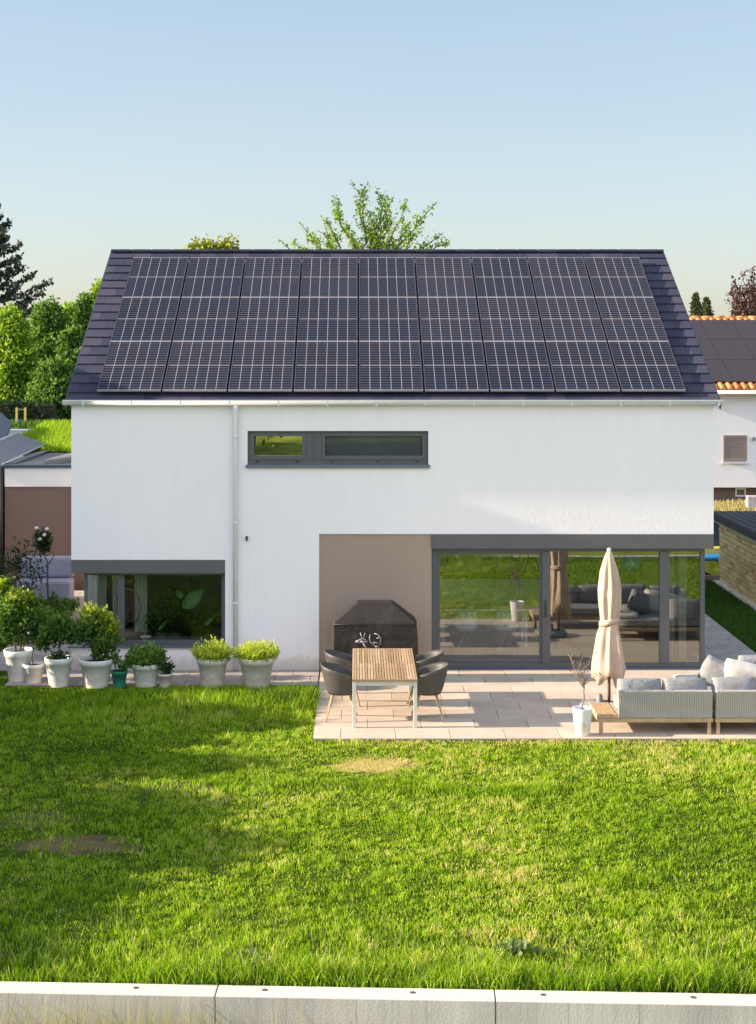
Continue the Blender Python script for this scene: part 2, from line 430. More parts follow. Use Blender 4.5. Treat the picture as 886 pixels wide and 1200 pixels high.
def blobpts(blobs, n, inner=.45):
    w = np.array([b[3]**2 for b in blobs]); w = w/w.sum(); out = []; var = []
    for b, k in zip(blobs, (w*n).astype(int)):
        d = rng.normal(size=(k,3)); d /= np.linalg.norm(d, axis=1)[:,None]
        r = b[3]*(inner+(1-inner)*rng.uniform(0,1,k)**.6)
        # ragged outline: lobes
        r = r*(1+.22*np.sin(d[:,0]*5+b[0]*3)*np.cos(d[:,2]*6+b[1]))
        sz = b[4] if len(b) > 4 else 1
        out.append(np.array(b[:3])+d*r[:,None]*np.array([1,1,sz])+rng.normal(0, .14*b[3], (k,3))*(rng.uniform(0,1,k)**2)[:,None]*2)
        var.append(np.clip(.5+.25*d[:,2]-.15*d[:,0]+rng.normal(0,.2,k)+rng.uniform(-.15,.15), 0, 1))  # lighter on top and towards the sun: sunlight put into leaf tone
    return np.concatenate(out), np.concatenate(var)

def limb(mb, p0, p1, r0, r1, wob=.1, n=6, seg=4):
    p0 = Vector(p0); p1 = Vector(p1); L = (p1-p0).length; pts = []; rr = []
    for i in range(seg+1):
        t = i/seg; q = p0.lerp(p1, t)
        if 0 < i < seg: q += Vector((random.uniform(-1,1), random.uniform(-1,1), random.uniform(-.3,.6)))*wob*L*.5
        pts.append(q); rr.append(r0+(r1-r0)*t)
    mb.tube(pts, rr, n); return pts

def tree(name, label, cat, base, blobs, n, lsize, lm, trunk_r=.14, group=None, inner=.45, bark='bark', fork=.45):
    t = thing(name, label, cat, base, group)
    cx = sum(b[0] for b in blobs)/len(blobs); cy = sum(b[1] for b in blobs)/len(blobs); cz = sum(b[2] for b in blobs)/len(blobs)
    mb = MB(); top = Vector(base).lerp(Vector((cx,cy,cz)), fork)
    limb(mb, base, top, trunk_r, trunk_r*.6, .05, 8)
    for b in blobs: limb(mb, top, b[:3], trunk_r*.5, trunk_r*.12, .18)
    mb.build('trunk', bark, t)
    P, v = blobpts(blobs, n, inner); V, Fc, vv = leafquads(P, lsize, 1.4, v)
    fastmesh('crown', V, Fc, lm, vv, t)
    return t

# ------------------------------------------------------------------ grass
def blades(name, xs, ys, zs, hgt, wid, m, var, lean=.45, label=None, cat=None):
    n = len(xs); a = rng.uniform(0, 2*np.pi, n); dx, dy = np.cos(a), np.sin(a)
    b = rng.uniform(0, 2*np.pi, n); ln = lean*hgt*rng.uniform(.2, 1.3, n)
    ex, ey = np.cos(b)*ln, np.sin(b)*ln; w = wid
    z = zs
    V = np.stack([np.stack([xs-dx*w, ys-dy*w, z], 1), np.stack([xs+dx*w, ys+dy*w, z], 1),
                  np.stack([xs+dx*w*.75+ex*.4, ys+dy*w*.75+ey*.4, z+hgt*.6], 1), np.stack([xs-dx*w*.75+ex*.4, ys-dy*w*.75+ey*.4, z+hgt*.6], 1),
                  np.stack([xs+ex, ys+ey, z+hgt], 1)], 1).reshape(-1,3)
    i = np.arange(n)*5
    Fc = np.concatenate([np.stack([i, i+1, i+2], 1), np.stack([i, i+2, i+3], 1), np.stack([i+3, i+2, i+4], 1)])
    return tag(fastmesh(name, V, Fc, m, np.repeat(var, 5)), label, cat, None, 'stuff')

def vnoise(x, y, s, seed=0):
    """smooth value noise in numpy"""
    r = np.random.default_rng(seed); G = r.uniform(0, 1, (64,64))
    u = x*s+100; v = y*s+100; i = np.floor(u).astype(int); j = np.floor(v).astype(int); fu = u-i; fv = v-j
    fu = fu*fu*(3-2*fu); fv = fv*fv*(3-2*fv); g = lambda a,b: G[a % 64, b % 64]
    return (g(i,j)*(1-fu)+g(i+1,j)*fu)*(1-fv)+(g(i,j+1)*(1-fu)+g(i+1,j+1)*fu)*fv

# ================================================================== SETTING
def wall_y(x): return -13.80-.042*x              # back edge of the retaining wall

def ss(a, b, x):
    t = np.clip((x-a)/(b-a), 0, 1); return t*t*(3-2*t)
def sheet(name, xs, ys, hf, m, label=None, cat=None, follow=None):
    X, Y = np.meshgrid(xs, ys)
    if follow is not None: Y[follow] = wall_y(X[follow])-.12
    Z = hf(X, Y); V = np.stack([X.ravel(), Y.ravel(), Z.ravel()], 1)
    nx = len(xs); i, j = np.meshgrid(np.arange(nx-1), np.arange(len(ys)-1)); k = (j*nx+i).ravel()
    o = fastmesh(name, V, np.stack([k, k+1, k+1+nx, k+nx], 1), m, smooth=True)
    return tag(o, label, cat, None, 'structure')
def hback(X, Y): return 1.2*ss(11.5, 15, Y)+1.4*ss(24, 32, Y)+.10*np.sin(X*.13)*ss(30,40,Y)
sheet('lawn', np.linspace(-60, 60, 61), np.array([-13.95+.0, -13, -12, -10, -8, -6, -4, -2, 0, 4, 8, 11]), lambda X, Y: np.where(Y < -13.9, wall_y(np.clip(X, -60, 60))*0, 0.0)+0*X, 'lawn', 'green sloping garden lawn with worn patches', 'lawn', follow=0)
sheet('garden_terrain', np.linspace(-300, 300, 81), np.concatenate([np.linspace(11, 60, 50), np.linspace(70, 900, 20)]), lambda X, Y: hback(X, Y)-.004, 'field', 'grassy garden land behind the houses', 'terrain')
def hfront(X, Y): return -1.25+6*ss(-45, -110, Y)+.05*np.sin(X*.9)*np.cos(Y*.7)
sheet('meadow', np.linspace(-300, 300, 81), np.concatenate([np.linspace(-600, -120, 12), np.linspace(-110, -14.05, 50)]), hfront, 'meadow', 'rough meadow below the retaining wall', 'meadow', follow=-1)

# paving
def paving(name, rects, sx, sy, m, label):
    mb = MB()
    for (x0, x1, y0, y1) in rects:
        r = 0; y = y1
        while y > y0+.02:
            ya = max(y-sy, y0); x = x0-(sx*.5 if r % 2 else 0)
            while x < x1-.02:
                a = max(x, x0); b = min(x+sx, x1)
                if b-a > .04:
                    dz = random.uniform(-.0015, .0015); mb.box(a+.004, b-.004, ya+.004, y-.004, -.03, .035+dz)
                x += sx
            y = ya; r += 1
    o = mb.build(name, m, bevel=.004); tag(o, label, 'paving', None, 'structure'); return o
paving('patio', [(-.64, 9.0, -4.82, -.001)], .8, .6, 'paver', 'warm sandstone slab patio in front of the glass doors')
paving('path', [(-5.9, -.66, -1.22, -.001), (6.26, 7.35, .01, 9.0), (-6.6, -5.03, .01, 8.9)], .6, .4, 'paver_grey', 'narrow paved path along the house wall')
mb = MB(); mb.box(-5.9, 9, -4.9, -.02, -.05, .012); mb.box(6.24, 7.4, -.01, 9.1, -.05, .012)
# joint sand just below the slabs
mb.v = []; mb.f = []; mb.m = []; mb.sm = []
mb.box(-.65, 9.0, -4.83, -.001, -.05, .022); mb.box(-5.9, -.65, -1.23, -.001, -.05, .022); mb.box(6.25, 7.36, .0, 9.0, -.05, .022); mb.box(-6.6, -5.02, .0, 8.95, -.05, .022)
M['joint'] = mat('joint_sand', (.13, .11, .09), .95, .3, 30)
tag(mb.build('paving_bed', 'joint'), 'joint sand bed under the paving', 'paving', None, 'structure')

# ================================================================== HOUSE
XL, XR = -5.0, 6.23
ZE, ZR, YE, YR, YB = 4.70, 7.64, -.08, 5.2, 10.48
SL = math.atan2(ZR-ZE, YR-YE)
house = thing('family_house', 'white rendered two storey house with dark tiled gable roof and large glazed doors', 'house', (.6, 5.2, 0))
mb = MB(); T = .34
def fb(x0, x1, z0, z1): mb.box(x0, x1, 0, T, z0, z1)
# front wall around the openings
zt = 4.74
fb(XL, XR, 4.213, zt); fb(XL, -1.92, 3.617, 4.213); fb(1.243, XR, 3.617, 4.213); fb(XL, XR, 2.41, 3.617)
fb(XL, -.667, 1.96, 2.41); fb(-2.31, -.667, 0, 1.96); fb(XL, -2.31, 0, .44)
mb.box(XL, XL+T, T, 1.7, 0, .44); mb.box(XL, XL+T, T, 1.7, 1.96, zt)
mb.box(XL, XL+T, 1.7, YB-T-.08, 0, zt)
mb.box(XR-T, XR, T, 2.4, 2.41, zt); mb.box(XR-T, XR, 2.4, YB-T-.08, 0, zt)
mb.box(XL, XR, YB-T-.08, YB-.08, 0, zt)
for x in (XL, XR-T):
    a = [(x, .02, zt), (x, YB-.1, zt), (x, YR, ZR-.12)]; b = [(x+T, p[1], p[2]) for p in a]
    mb.poly(a[::-1]); mb.poly(b); mb.poly([a[0], b[0], b[2], a[2]][::-1]); mb.poly([a[1], b[1], b[2], a[2]])
mb.build('wall', 'white', house)
# interior shell
mb = MB().use('infloor'); mb.box(XL+.05, XR-.05, .1, 10, 0.0, .03)
mb.use('inwall'); mb.box(XL+T, XR-T, T, 10, 2.62, 2.85); mb.box(XL+T, XR-T, 5.4, 5.55, .03, 2.62); mb.box(-1.9, -1.78, .34, 5.4, .03, 2.62)
mb.box(XL+T, XR-T, 3.2, 3.3, 2.85, 4.7); mb.box(XL+T, XR-T, .36, 3.2, 4.72, 4.78)
mb.build('interior_shell', 'inwall', house)
mb = MB(); mb.box(-.667, 1.30, .028, .14, 0.02, 2.41); mb.box(-.667, 1.30, .14, .34, .03, 2.41)
o = mb.build('recessed_wall', 'tan', house); o['label'] = 'taupe rendered wall panel beside the glass doors'
mb = MB()
mb.box(1.302, 6.232, -.012, .20, 2.155, 2.408); mb.box(1.302, 6.06, .20, .34, 2.155, 2.408); mb.box(6.06, 6.232, .2, 2.3, 2.155, 2.408)
o = mb.build('blind_box', 'anth_light', house, bevel=.006)
mb = MB(); mb.box(-5.002, -2.312, -.012, .20, 1.722, 1.958); mb.box(-5.002, -4.8, .2, 1.7, 1.722, 1.958); mb.box(-4.8, -2.312, .2, .34, 1.722, 1.958)
mb.build('blind_box', 'anth_light', house, bevel=.006)
# ---- roof
ux = Vector((0, math.cos(SL), math.sin(SL))); un = Vector((0, -math.sin(SL), math.cos(SL)))
RM = Matrix(((1,0,0,0),(0,ux.y,un.y,YE),(0,ux.z,un.z,ZE),(0,0,0,1)))      # local: x, along slope, normal
Ls = math.hypot(YR-YE, ZR-ZE)
mb = MB(); nC = 18; ch = Ls/nC; X0, X1 = -5.09, 6.33; tw = .335
for r in range(nC):
    n_ = int(round((X1-X0)/tw)); w = (X1-X0)/n_
    edges = [X0+(k+(.5 if r % 2 else 0))*w for k in range(n_+1)]; edges = [X0]+[e for e in edges if X0+.02 < e < X1-.02]+[X1]
    for a, b in zip(edges[:-1], edges[1:]):
        z0 = random.uniform(-.0015, .0015); A = .036+z0; B = .004
        y0, y1 = r*ch-.012, (r+1)*ch+.03
        bb = len(mb.v)
        P = [(a+.002,y0,A-.022),(b-.002,y0,A-.022),(b-.002,y1,B-.022),(a+.002,y1,B-.022),(a+.002,y0,A),(b-.002,y0,A),(b-.002,y1,B),(a+.002,y1,B)]
        mb.v += [tuple(RM @ Vector(p)) for p in P]
        for q in ((0,3,2,1),(4,5,6,7),(0,1,5,4),(1,2,6,5),(2,3,7,6),(3,0,4,7)): mb.face([bb+i for i in q])
roof = mb.build('roof', 'tile', house)
mb = MB(); mb.box(X0+.01, X1-.01, .12, Ls, -.10, -.024, RM)
RB = Matrix(((1,0,0,0),(0,-ux.y,-un.y,2*YR-YE),(0,ux.z,un.z,ZE),(0,0,0,1))); mb.box(X0, X1, 0, Ls, -.10, .02, RB)
sub(mb, 'roof_deck', 'slate', roof, house)
mb = MB()
k = 0; x = X0-.01
while x < X1:
    b = min(x+.42, X1+.01); mb.box(x+.002, b-.002, YR-.13, YR+.13, ZR-.02, ZR+.045); x = b
sub(mb, 'ridge_cap', 'tile', roof, house, bevel=.02)
for xx, nm in ((X0-.022, 'verge_trim'), (X1+.002, 'verge_trim')):
    mb = MB(); mb.box(xx, xx+.02, 0, Ls, -.12, .012, RM); sub(mb, nm, 'trim', roof, house)
# snow guard / clamps on the verge side of the array
# ---- gutter + downpipe
mb = MB(); n_ = 10; gx0, gx1 = -5.13, 6.37
prof = [(-.05+.065*math.cos(math.pi+math.pi*k/n_)-.055, 4.735+.07*math.sin(math.pi+math.pi*k/n_)) for k in range(n_+1)]
prof = [(-.175, 4.745)]+prof
mb.smooth = True
for (a, b) in zip(prof[:-1], prof[1:]): mb.poly([(gx0,a[0],a[1]), (gx1,a[0],a[1]), (gx1,b[0],b[1]), (gx0,b[0],b[1])])
mb.smooth = False
for gx in (gx0, gx1): mb.poly([(gx, p[0], p[1]) for p in prof])
g_ = mb.build('gutter', 'gutter', house, solid=.006)
mb = MB()
x = gx0+.35
while x < gx1:
    mb.box(x, x+.025, -.178, -.172, 4.66, 4.75); x += .85
mb.box(gx0+.01, gx1-.01, -.184, -.168, 4.744, 4.762)
subs(mb, 'gutter_bracket', 'gutter', g_, house)
mb = MB(); mb.use('pipe'); mb.box(XL-.02, XR+.02, -.03, -.003, 4.65, 4.70); mb.build('fascia', 'pipe', house, bevel=.004)
mb = MB(); px_ = -2.12
mb.tube([(px_,-.105,4.68),(px_,-.10,4.60),(px_,-.075,4.5),(px_,-.075,.06)], .047, 14)
dp = mb.build('downpipe', 'pipe', house)
mb = MB()
for z in (4.1, 2.6, 1.2): mb.tube([(px_,-.075,z),(px_,-.075,z+.03)], .054, 14)
subs(mb, 'pipe_bracket', 'pipe', dp, house)
mb = MB(); mb.tube([(-1.93,-.004,2.35),(-1.93,-.06,2.35)], .022, 10); mb.box(-1.945,-1.915,-.07,-.03,2.30,2.38); mb.build('wall_sensor', 'black', house)

def frame_rect(mb, x0, x1, z0, z1, y0, y1, w, wt=None, wb=None):
    wt = wt or w; wb = wb or w
    mb.box(x0, x0+w, y0, y1, z0, z1); mb.box(x1-w, x1, y0, y1, z0, z1)
    mb.box(x0+w, x1-w, y0, y1, z1-wt, z1); mb.box(x0+w, x1-w, y0, y1, z0, z0+wb)
def pane(part, x0, x1, z0, z1, y, m='glass'):
    mb = MB(); mb.poly([(x0,y,z0),(x1,y,z0),(x1,y,z1),(x0,y,z1)]); return sub(mb, 'pane', m, part, house)
# sliding doors
mb = MB()
Y0 = .10
mb.box(1.30, 6.10, Y0, Y0+.12, .036, .135)      # bottom rail
mb.box(1.30, 6.10, Y0, Y0+.12, 2.09, 2.155)
mb.box(1.30, 1.405, Y0, Y0+.12, .135, 2.09); mb.box(3.245, 3.385, Y0-.02, Y0+.12, .135, 2.09)
mb.box(5.305, 5.475, Y0-.02, Y0+.12, .135, 2.09); mb.box(6.02, 6.10, Y0, Y0+.08, .135, 2.09)
mb.box(1.405, 3.245, Y0+.03, Y0+.10, .135, .20); mb.box(1.405, 1.45, Y0+.03, Y0+.1, .2, 2.09); mb.box(3.2,3.245,Y0+.03,Y0+.1,.2,2.09); mb.box(1.45,3.2,Y0+.03,Y0+.1,2.04,2.09)
mb.box(6.02, 6.10, Y0+.12, 2.4, .036, .1); mb.box(6.02, 6.10, 2.32, 2.4, .1, 2.155)
sd = mb.build('sliding_door', 'anth', house, bevel=.004)
pane(sd, 1.45, 3.2, .2, 2.04, Y0+.06); pane(sd, 3.385, 5.305, .135, 2.09, Y0+.03); pane(sd, 5.475, 6.02, .135, 2.09, Y0+.045)
mb = MB(); mb.poly([(6.06,Y0+.08,.1),(6.06,2.32,.1),(6.06,2.32,2.155),(6.06,Y0+.08,2.155)]); sub(mb, 'pane', 'glass', sd, house)
mb = MB(); mb.box(3.29, 3.31, Y0-.05, Y0-.03, .95, 1.25); mb.box(3.29,3.31,Y0-.04,Y0-.02,.95,.97); mb.box(3.29,3.31,Y0-.04,Y0-.02,1.23,1.25); sub(mb, 'handle', 'black', sd, house)
mb = MB(); mb.box(1.31, 6.1, -.02, .098, .0, .05); mb.build('threshold', 'sill', house)
# corner window
mb = MB(); Y1 = .14
mb.box(-4.80, -2.31, Y1, Y1+.1, .44, .52); mb.box(-4.80, -2.31, Y1, Y1+.1, 1.67, 1.722)
mb.box(-4.80, -4.75, Y1, Y1+.06, .52, 1.67); mb.box(-4.20, -4.09, Y1-.01, Y1+.1, .52, 1.67); mb.box(-2.385, -2.31, Y1, Y1+.1, .52, 1.67)
mb.box(-4.80, -4.72, Y1+.1, 1.7, .44, .52); mb.box(-4.80, -4.72, 1.62, 1.7, .52, 1.722)
cw = mb.build('corner_window', 'anth', house, bevel=.004)
pane(cw, -4.75, -4.20, .52, 1.67, Y1+.05, 'glass_low'); pane(cw, -4.09, -2.385, .52, 1.67, Y1+.05, 'glass_low')
mb = MB(); mb.poly([(-4.77,Y1+.06,.52),(-4.77,1.62,.52),(-4.77,1.62,1.67),(-4.77,Y1+.06,1.67)]); sub(mb, 'pane', 'glass_low', cw, house)
mb = MB(); mb.box(-5.06, -2.29, -.05, Y1-.002, .425, .455); mb.box(-5.06,-4.81,Y1-.002,1.7,.425,.455); sub(mb, 'sill', 'sill', cw, house, bevel=.004)
# strip window
mb = MB(); Y2 = .06
frame_rect(mb, -1.92, 1.243, 3.617, 4.213, Y2, Y2+.1, .045, .04, .09)
mb.box(-.90, -.62, Y2, Y2+.1, 3.707, 4.173)
frame_rect(mb, -1.875, -.90, 3.707, 4.173, Y2-.015, Y2+.06, .065, .055, .07); frame_rect(mb, -.62, 1.198, 3.707, 4.173, Y2-.015, Y2+.06, .06, .05, .07)
mb.box(-.775,-.745,Y2-.02,Y2,3.707,4.173)
sw = mb.build('strip_window', 'anth', house, bevel=.003)
M['glass_mirror'] = glassmat('reflective_window_glass', (.6,.62,.6), base=.55)
pane(sw, -1.81, -.965, 3.777, 4.118, Y2+.03, 'glass_mirror'); pane(sw, -.56, 1.138, 3.777, 4.123, Y2+.03, 'glass_up')
mb = MB(); mb.box(-1.95, 1.27, -.05, Y2-.002, 3.595, 3.625); mb.box(-1.95,1.27,-.052,-.046,3.57,3.6); sub(mb, 'sill', 'sill', sw, house, bevel=.003)
mb = MB(); mb.box(-.55, 1.13, .125, .135, 3.70, 4.13); sub(mb, 'roller_blind', 'blind_grey', sw, house)
mb = MB()
for x in (-1.75, -1.05, -.45, .35, 1.05): mb.box(x-.02, x+.02, Y2-.022, Y2-.012, 3.665, 3.69)
subs(mb, 'hinge_cap', 'black', sw, house)

# ---- solar panels (27)
PW, PH = 1.116, 1.745
M['pv'] = panelmat('photovoltaic_cells', PW, PH)
M['trim_brown'] = mat('brown_black_frame', (.05, .042, .045), .5, .05)
M['pv_dark'] = panelmat('plain_black_photovoltaic', .99, 1.7, (.03,.028,.036), showcell=.1)
def pv_proto(name, w, h, m, fm, label, group, rot, fw=.016):
    t = thing(name, label, 'solar panel', (0,0,0), group); t.rotation_euler = (rot, 0, 0)
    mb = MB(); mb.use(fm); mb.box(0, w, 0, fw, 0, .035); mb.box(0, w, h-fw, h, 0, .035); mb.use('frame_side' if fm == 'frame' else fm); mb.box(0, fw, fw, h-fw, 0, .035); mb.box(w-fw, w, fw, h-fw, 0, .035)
    mb.build('frame', fm, t)
    mb = MB(); mb.box(fw, w-fw, fw, h-fw, .004, .0315); mb.build('cell_panel', m, t)
    return t
def rail_and_clamps(t):
    for yy in (.3, 1.4): mb = MB(); mb.box(-.022, PW+.022, yy, yy+.04, -.055, -.001); mb.build('mounting_rail', 'black', t)
p0 = pv_proto('solar_panel', PW, PH, 'pv', 'frame', '', 'solar panels on the main house roof', SL); rail_and_clamps(p0)
pos = ['first', 'second', 'third', 'fourth', 'middle', 'sixth', 'seventh', 'eighth', 'last']
rows = ['bottom', 'middle', 'top']
km0 = None
for r in range(3):
    for c in range(9):
        loc = RM @ Vector((-4.56+c*1.1495, .22+r*(PH+.014), .105))
        where = {0: 'far left end', 8: 'far right end', 4: 'centre, fifth from left'}.get(c, f'{pos[c]} from left')
        lab = f'dark solar panel in the {rows[r]} row of the main roof, {where}'
        if r == 0 and c == 0: p0.location = loc; p0['label'] = lab
        else: dup(p0, loc, lab)

# ================================================================== LEFT GARAGE AND ROOFS
gar = thing('garage', 'flat roofed garage with white band over brown wall left of the house', 'garage', (-6.6, 14, 0))
mb = MB(); mb.box(-8.15, -5.03, 9.0, 20, .0, 2.42); mb.build('wall', 'brown', gar)
mb = MB(); mb.box(-8.152, -5.03, 8.99, 20.002, 2.42, 2.86); mb.build('upper_wall', 'white', gar)
mb = MB().use('trim'); mb.box(-8.2, -4.9, 8.93, 9.16, 2.86, 2.93); mb.box(-8.2, -8.0, 9.16, 20.1, 2.86, 2.95)
rf = mb.build('roof_trim', 'trim', gar, bevel=.01)
mb = MB(); mb.box(-8.0, -4.9, 9.16, 20.0, 2.84, 2.88); mb.build('roof', 'gravel', gar)
# kerb running diagonally over the gravel
mb = MB(); R_ = Matrix.Translation((-7.7, 9.3, 2.9)) @ Matrix.Rotation(math.radians(-20), 4, 'Z')
mb.box(-.25, .45, 0, 6.0, -.02, .03, R_); mb.box(.45, .5, 0, 6.2, -.02, .10, R_); mb.build('roof_kerb', 'trim', gar)
mb = MB(); mb.tube([(-8.22, 8.9, 0), (-8.22, 8.9, 2.88)], .05, 10); mb.build('downpipe', 'black', gar)
# planted strip on the garage roof
mb = MB(); pts = [(-8.0, 15.0, 2.88), (-4.8, 15.0, 2.88), (-4.8, 20, 2.88), (-8.0, 20, 2.88)]
mb.poly([(-9.4,13.6,2.90),(-4.8,13.6,2.90),(-4.8,20.0,3.25),(-9.4,20.0,3.25)]); mb.poly([(-9.4,13.6,2.9),(-9.4,20,3.25),(-9.4,20,2.8)]); mb.build('planted_bed', 'field', gar)
n = 9000; gx = rng.uniform(-9.35, -6.9, n); gy = rng.uniform(13.6, 20, n)
blades('roof_grass', gx, gy, 2.9+(gy-13.6)/6.4*.35, rng.uniform(.08, .26, n), np.full(n, .012), 'leaf_pot' and 'blade', rng.uniform(.4, .9, n), label='bright grass growing on the garage green roof', cat='grass')

para = thing('parapet_roof', 'long sloping parapet with metal cap beside the garage roof', 'parapet', (-8.7, 12, 0))
mb = MB(); mb.box(-9.1, -8.3, 9.0, 14.0, 0, 2.9); mb.build('wall', 'tan', para)
mb = MB(); mb.poly([(-8.22,8.95,2.92),(-8.22,14.2,3.06),(-8.95,14.2,3.34),(-8.95,8.95,3.2)]); mb.poly([(-8.22,8.95,2.92),(-8.95,8.95,3.2),(-8.95,8.95,2.9),(-8.22,8.95,2.85)]); mb.build('metal_cap', 'capmet', para, solid=.02)
mb = MB(); mb.tube([(-8.96,8.95,3.22),(-8.96,14.2,3.36)], .035, 6); mb.tube([(-8.22,8.95,2.93),(-8.22,14.2,3.07)], .02, 6); mb.build('cap_edge', 'capedge', para)
ann = thing('flat_roof_annex', 'low annex with dark flat roof and pale rim behind the parapet', 'annex', (-11.5, 15, 0))
mb = MB(); mb.box(-14, -9.15, 9.5, 19, 0, 2.85); mb.build('wall', 'tan', ann)
mb = MB(); mb.box(-13.9, -9.2, 9.6, 18.8, 2.851, 2.9); mb.build('roof', 'slate', ann)
mb = MB(); mb.box(-14, -9.0, 18.8, 19.1, 2.85, 3.2); mb.build('roof_rim', 'capedge', ann, bevel=.02)
mb = MB(); a = W(-60, 520, 42); mb.poly([W(-60,540,40), W(2,524,40), W(14,497,44), W(-2,482,46), W(-60,470,46)]); mb.build('blue_roof_panel', 'navy', ann, solid=.08)

# hedge, fence rail, play frame, planting beyond the garage
hz = 2.6
hd = thing('clipped_hedge', 'dark clipped hedge below the pale rail behind the garage', 'hedge', (-19.5, 35.5, hz))
n = 9000; P = np.stack([rng.uniform(-27, -12, n), rng.uniform(34.9, 36.1, n), hz+rng.uniform(0, .78, n)], 1)
keep = (rng.uniform(0,1,n) < .3) | (P[:,2] > hz+.6) | (P[:,1] < 35.15); P = P[keep]; V, Fc, vv = leafquads(P, .11, 1.3, rng.uniform(0,.6,len(P)))
fastmesh('foliage', V, Fc, 'leaf_dark', vv, hd); mb = MB(); mb.box(-27, -12, 35.2, 35.9, hz, hz+.68); mb.build('branches', 'soil', hd)
fe = thing('timber_rail_fence', 'pale weathered rail fence above the clipped hedge', 'fence', (-19.5, 36.8, hz))
mb = MB(); mb.box(-27, -15.6, 36.75, 36.83, hz+.78, hz+.98); mb.build('rail', 'bark_pale', fe)
for k in range(6): x = -26.5+k*2.15; mb = MB(); mb.box(x, x+.12, 36.84, 36.96, hz, hz+1.0); mb.build('post', 'bark_pale', fe)
pf = thing('play_frame', 'small yellow and blue play frame in front of the hedge', 'play frame', (-13.7, 33, hz))
a = W(20, 500, 61)[0]; b = W(30, 500, 61)[0]; zb = hz-.2
mb = MB(); mb.box(a-.04, a+.04, 33, 33.08, zb, hz+.65); mb.build('post', 'yellow', pf); mb = MB(); mb.box(b-.04, b+.04, 33, 33.08, zb, hz+.65); mb.build('post', 'yellow', pf)
mb = MB(); mb.box(a+.04, b-.04, 33, 33.08, hz+.10, hz+.17); mb.build('crossbar', 'blue', pf); mb = MB(); mb.box(a+.04, b-.04, 33, 33.08, hz+.55, hz+.6); mb.build('crossbar', 'bark_pale', pf)
n = 9000; gx = rng.uniform(-20, -9.5, n); gy = rng.uniform(27, 34.5, n)
blades('garden_grass', gx, gy, hback(gx, gy), rng.uniform(.08, .24, n), np.full(n, .03), 'blade_dark', rng.uniform(.1, 1, n), label='lush grass in the raised garden behind the garage', cat='grass')

# background trees, left
def dtree(label, px, top, d, wpx, n, lm, name='broadleaf_tree', low=485, trunk=.16, group='broadleaf trees behind the garage'):
    cx, cy, zt_ = W(px, top, d); zl = W(px, low, d)[2]; r = wpx*d/F; base = (cx, cy, 2.55); bl = []
    for k in range(34):
        t = ((k+.5)/34)**1.1; z = zl+(zt_-zl)*(.06+.84*t); rr = r*(.34+.22*random.random())*(1.1-.4*t)
        a = k*2.4+random.uniform(-.4,.4); q = r*(.75-.5*t)*random.uniform(.5, 1.15)
        bl.append((cx+q*math.cos(a), cy+q*math.sin(a)*.7, z, rr, 1.0))
    bl.append((cx+r*.05, cy, zt_-r*.3, r*.34, 1.1))
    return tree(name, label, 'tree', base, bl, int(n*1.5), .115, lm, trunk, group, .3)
dtree('bright green broadleaf tree at the left picture edge, below the conifer', 12, 362, 66, 38, 16000, 'leaf_bright', low=480)
dtree('mid green bushy tree between the conifer and the house roof', 58, 352, 70, 40, 16000, 'leaf_mid')
dtree('darker tree with dense shaded crown behind the bright one', 88, 385, 68, 30, 12000, 'leaf_mid')
dtree('tall light green tree touching the left roof edge', 118, 330, 74, 34, 14000, 'leaf_bright')
dtree('slender light crown filling the gap left of the roof verge', 98, 346, 71, 26, 12000, 'leaf_mid')
dtree('round topped tree between the two tallest broadleaf crowns', 82, 356, 73, 30, 12000, 'leaf_bright')
dtree('tree in shade low beside the house corner', 62, 425, 65, 34, 10000, 'leaf_mid', low=480)

# conifers
def conifer(label, px, top, d, hrad, n_lv, base_z, lm, group=None, zmin=None, name='conifer_tree', size=.13, tint=None, up=-.05):
    cx, cy, zt_ = W(px, top, d); t = thing(name, label, 'tree', (cx, cy, base_z), group)
    mb = MB(); mb.tube([(cx,cy,base_z),(cx+.05,cy,(base_z+zt_)/2),(cx,cy,zt_)], [.03*(zt_-base_z), .018*(zt_-base_z), .02], 8)
    Ps = []; zmin = zmin or base_z+1
    for i in range(n_lv):
        f = i/(n_lv-1); z = zt_-(zt_-zmin)*f**1.0; R = hrad*(.06+.94*f**.85)
        for k in range(7):
            a = 2*math.pi*(k+.5*(i % 2))/7+random.uniform(-.3,.3); L = R*random.uniform(.65, 1.12)
            e = Vector((cx+L*math.cos(a), cy+L*math.sin(a), z+L*up+L*.22)); s0 = Vector((cx,cy,z)); mid = s0.lerp(e, .55)+Vector((0,0,-L*.10))
            mb.tube([s0, mid, e], [.012*L+.012, .012*L+.004, .006], 4, False)
            m_ = int(26+58*L) if size > .1 and hrad > 2 else int(26+60*L); tt = rng.uniform(.12, 1, m_)[:,None]**.8
            q = (1-tt)**2*np.array(s0)+2*(1-tt)*tt*np.array(mid)+tt**2*np.array(e); q = q+rng.normal(0, .075*(.4+L*.16), q.shape)*np.array([1,1,.8]); Ps.append(q)
    mb.build('trunk', 'bark', t)
    P = np.concatenate(Ps); V, Fc, vv = leafquads(P, size, 1.6, None, -.2); fastmesh('crown', V, Fc, lm, vv, t)
conifer('tall dark grey-green conifer cut by the left picture edge', -16, 232, 80, 3.5, 12, 2.6, 'needle', zmin=6.4, up=.18)
conifer('small pointed conifer just left of its taller-looking twin above the neighbour roof', 815.5, 347, 90, .55, 9, 3, 'needle_green', 'pair of pointed conifers over the orange ridge', zmin=6.4, name='pointed_conifer')
conifer('right hand pointed conifer of the pair above the neighbour roof', 828, 352, 92, .5, 9, 3, 'needle_green', 'pair of pointed conifers over the orange ridge', zmin=6.4, name='pointed_conifer')

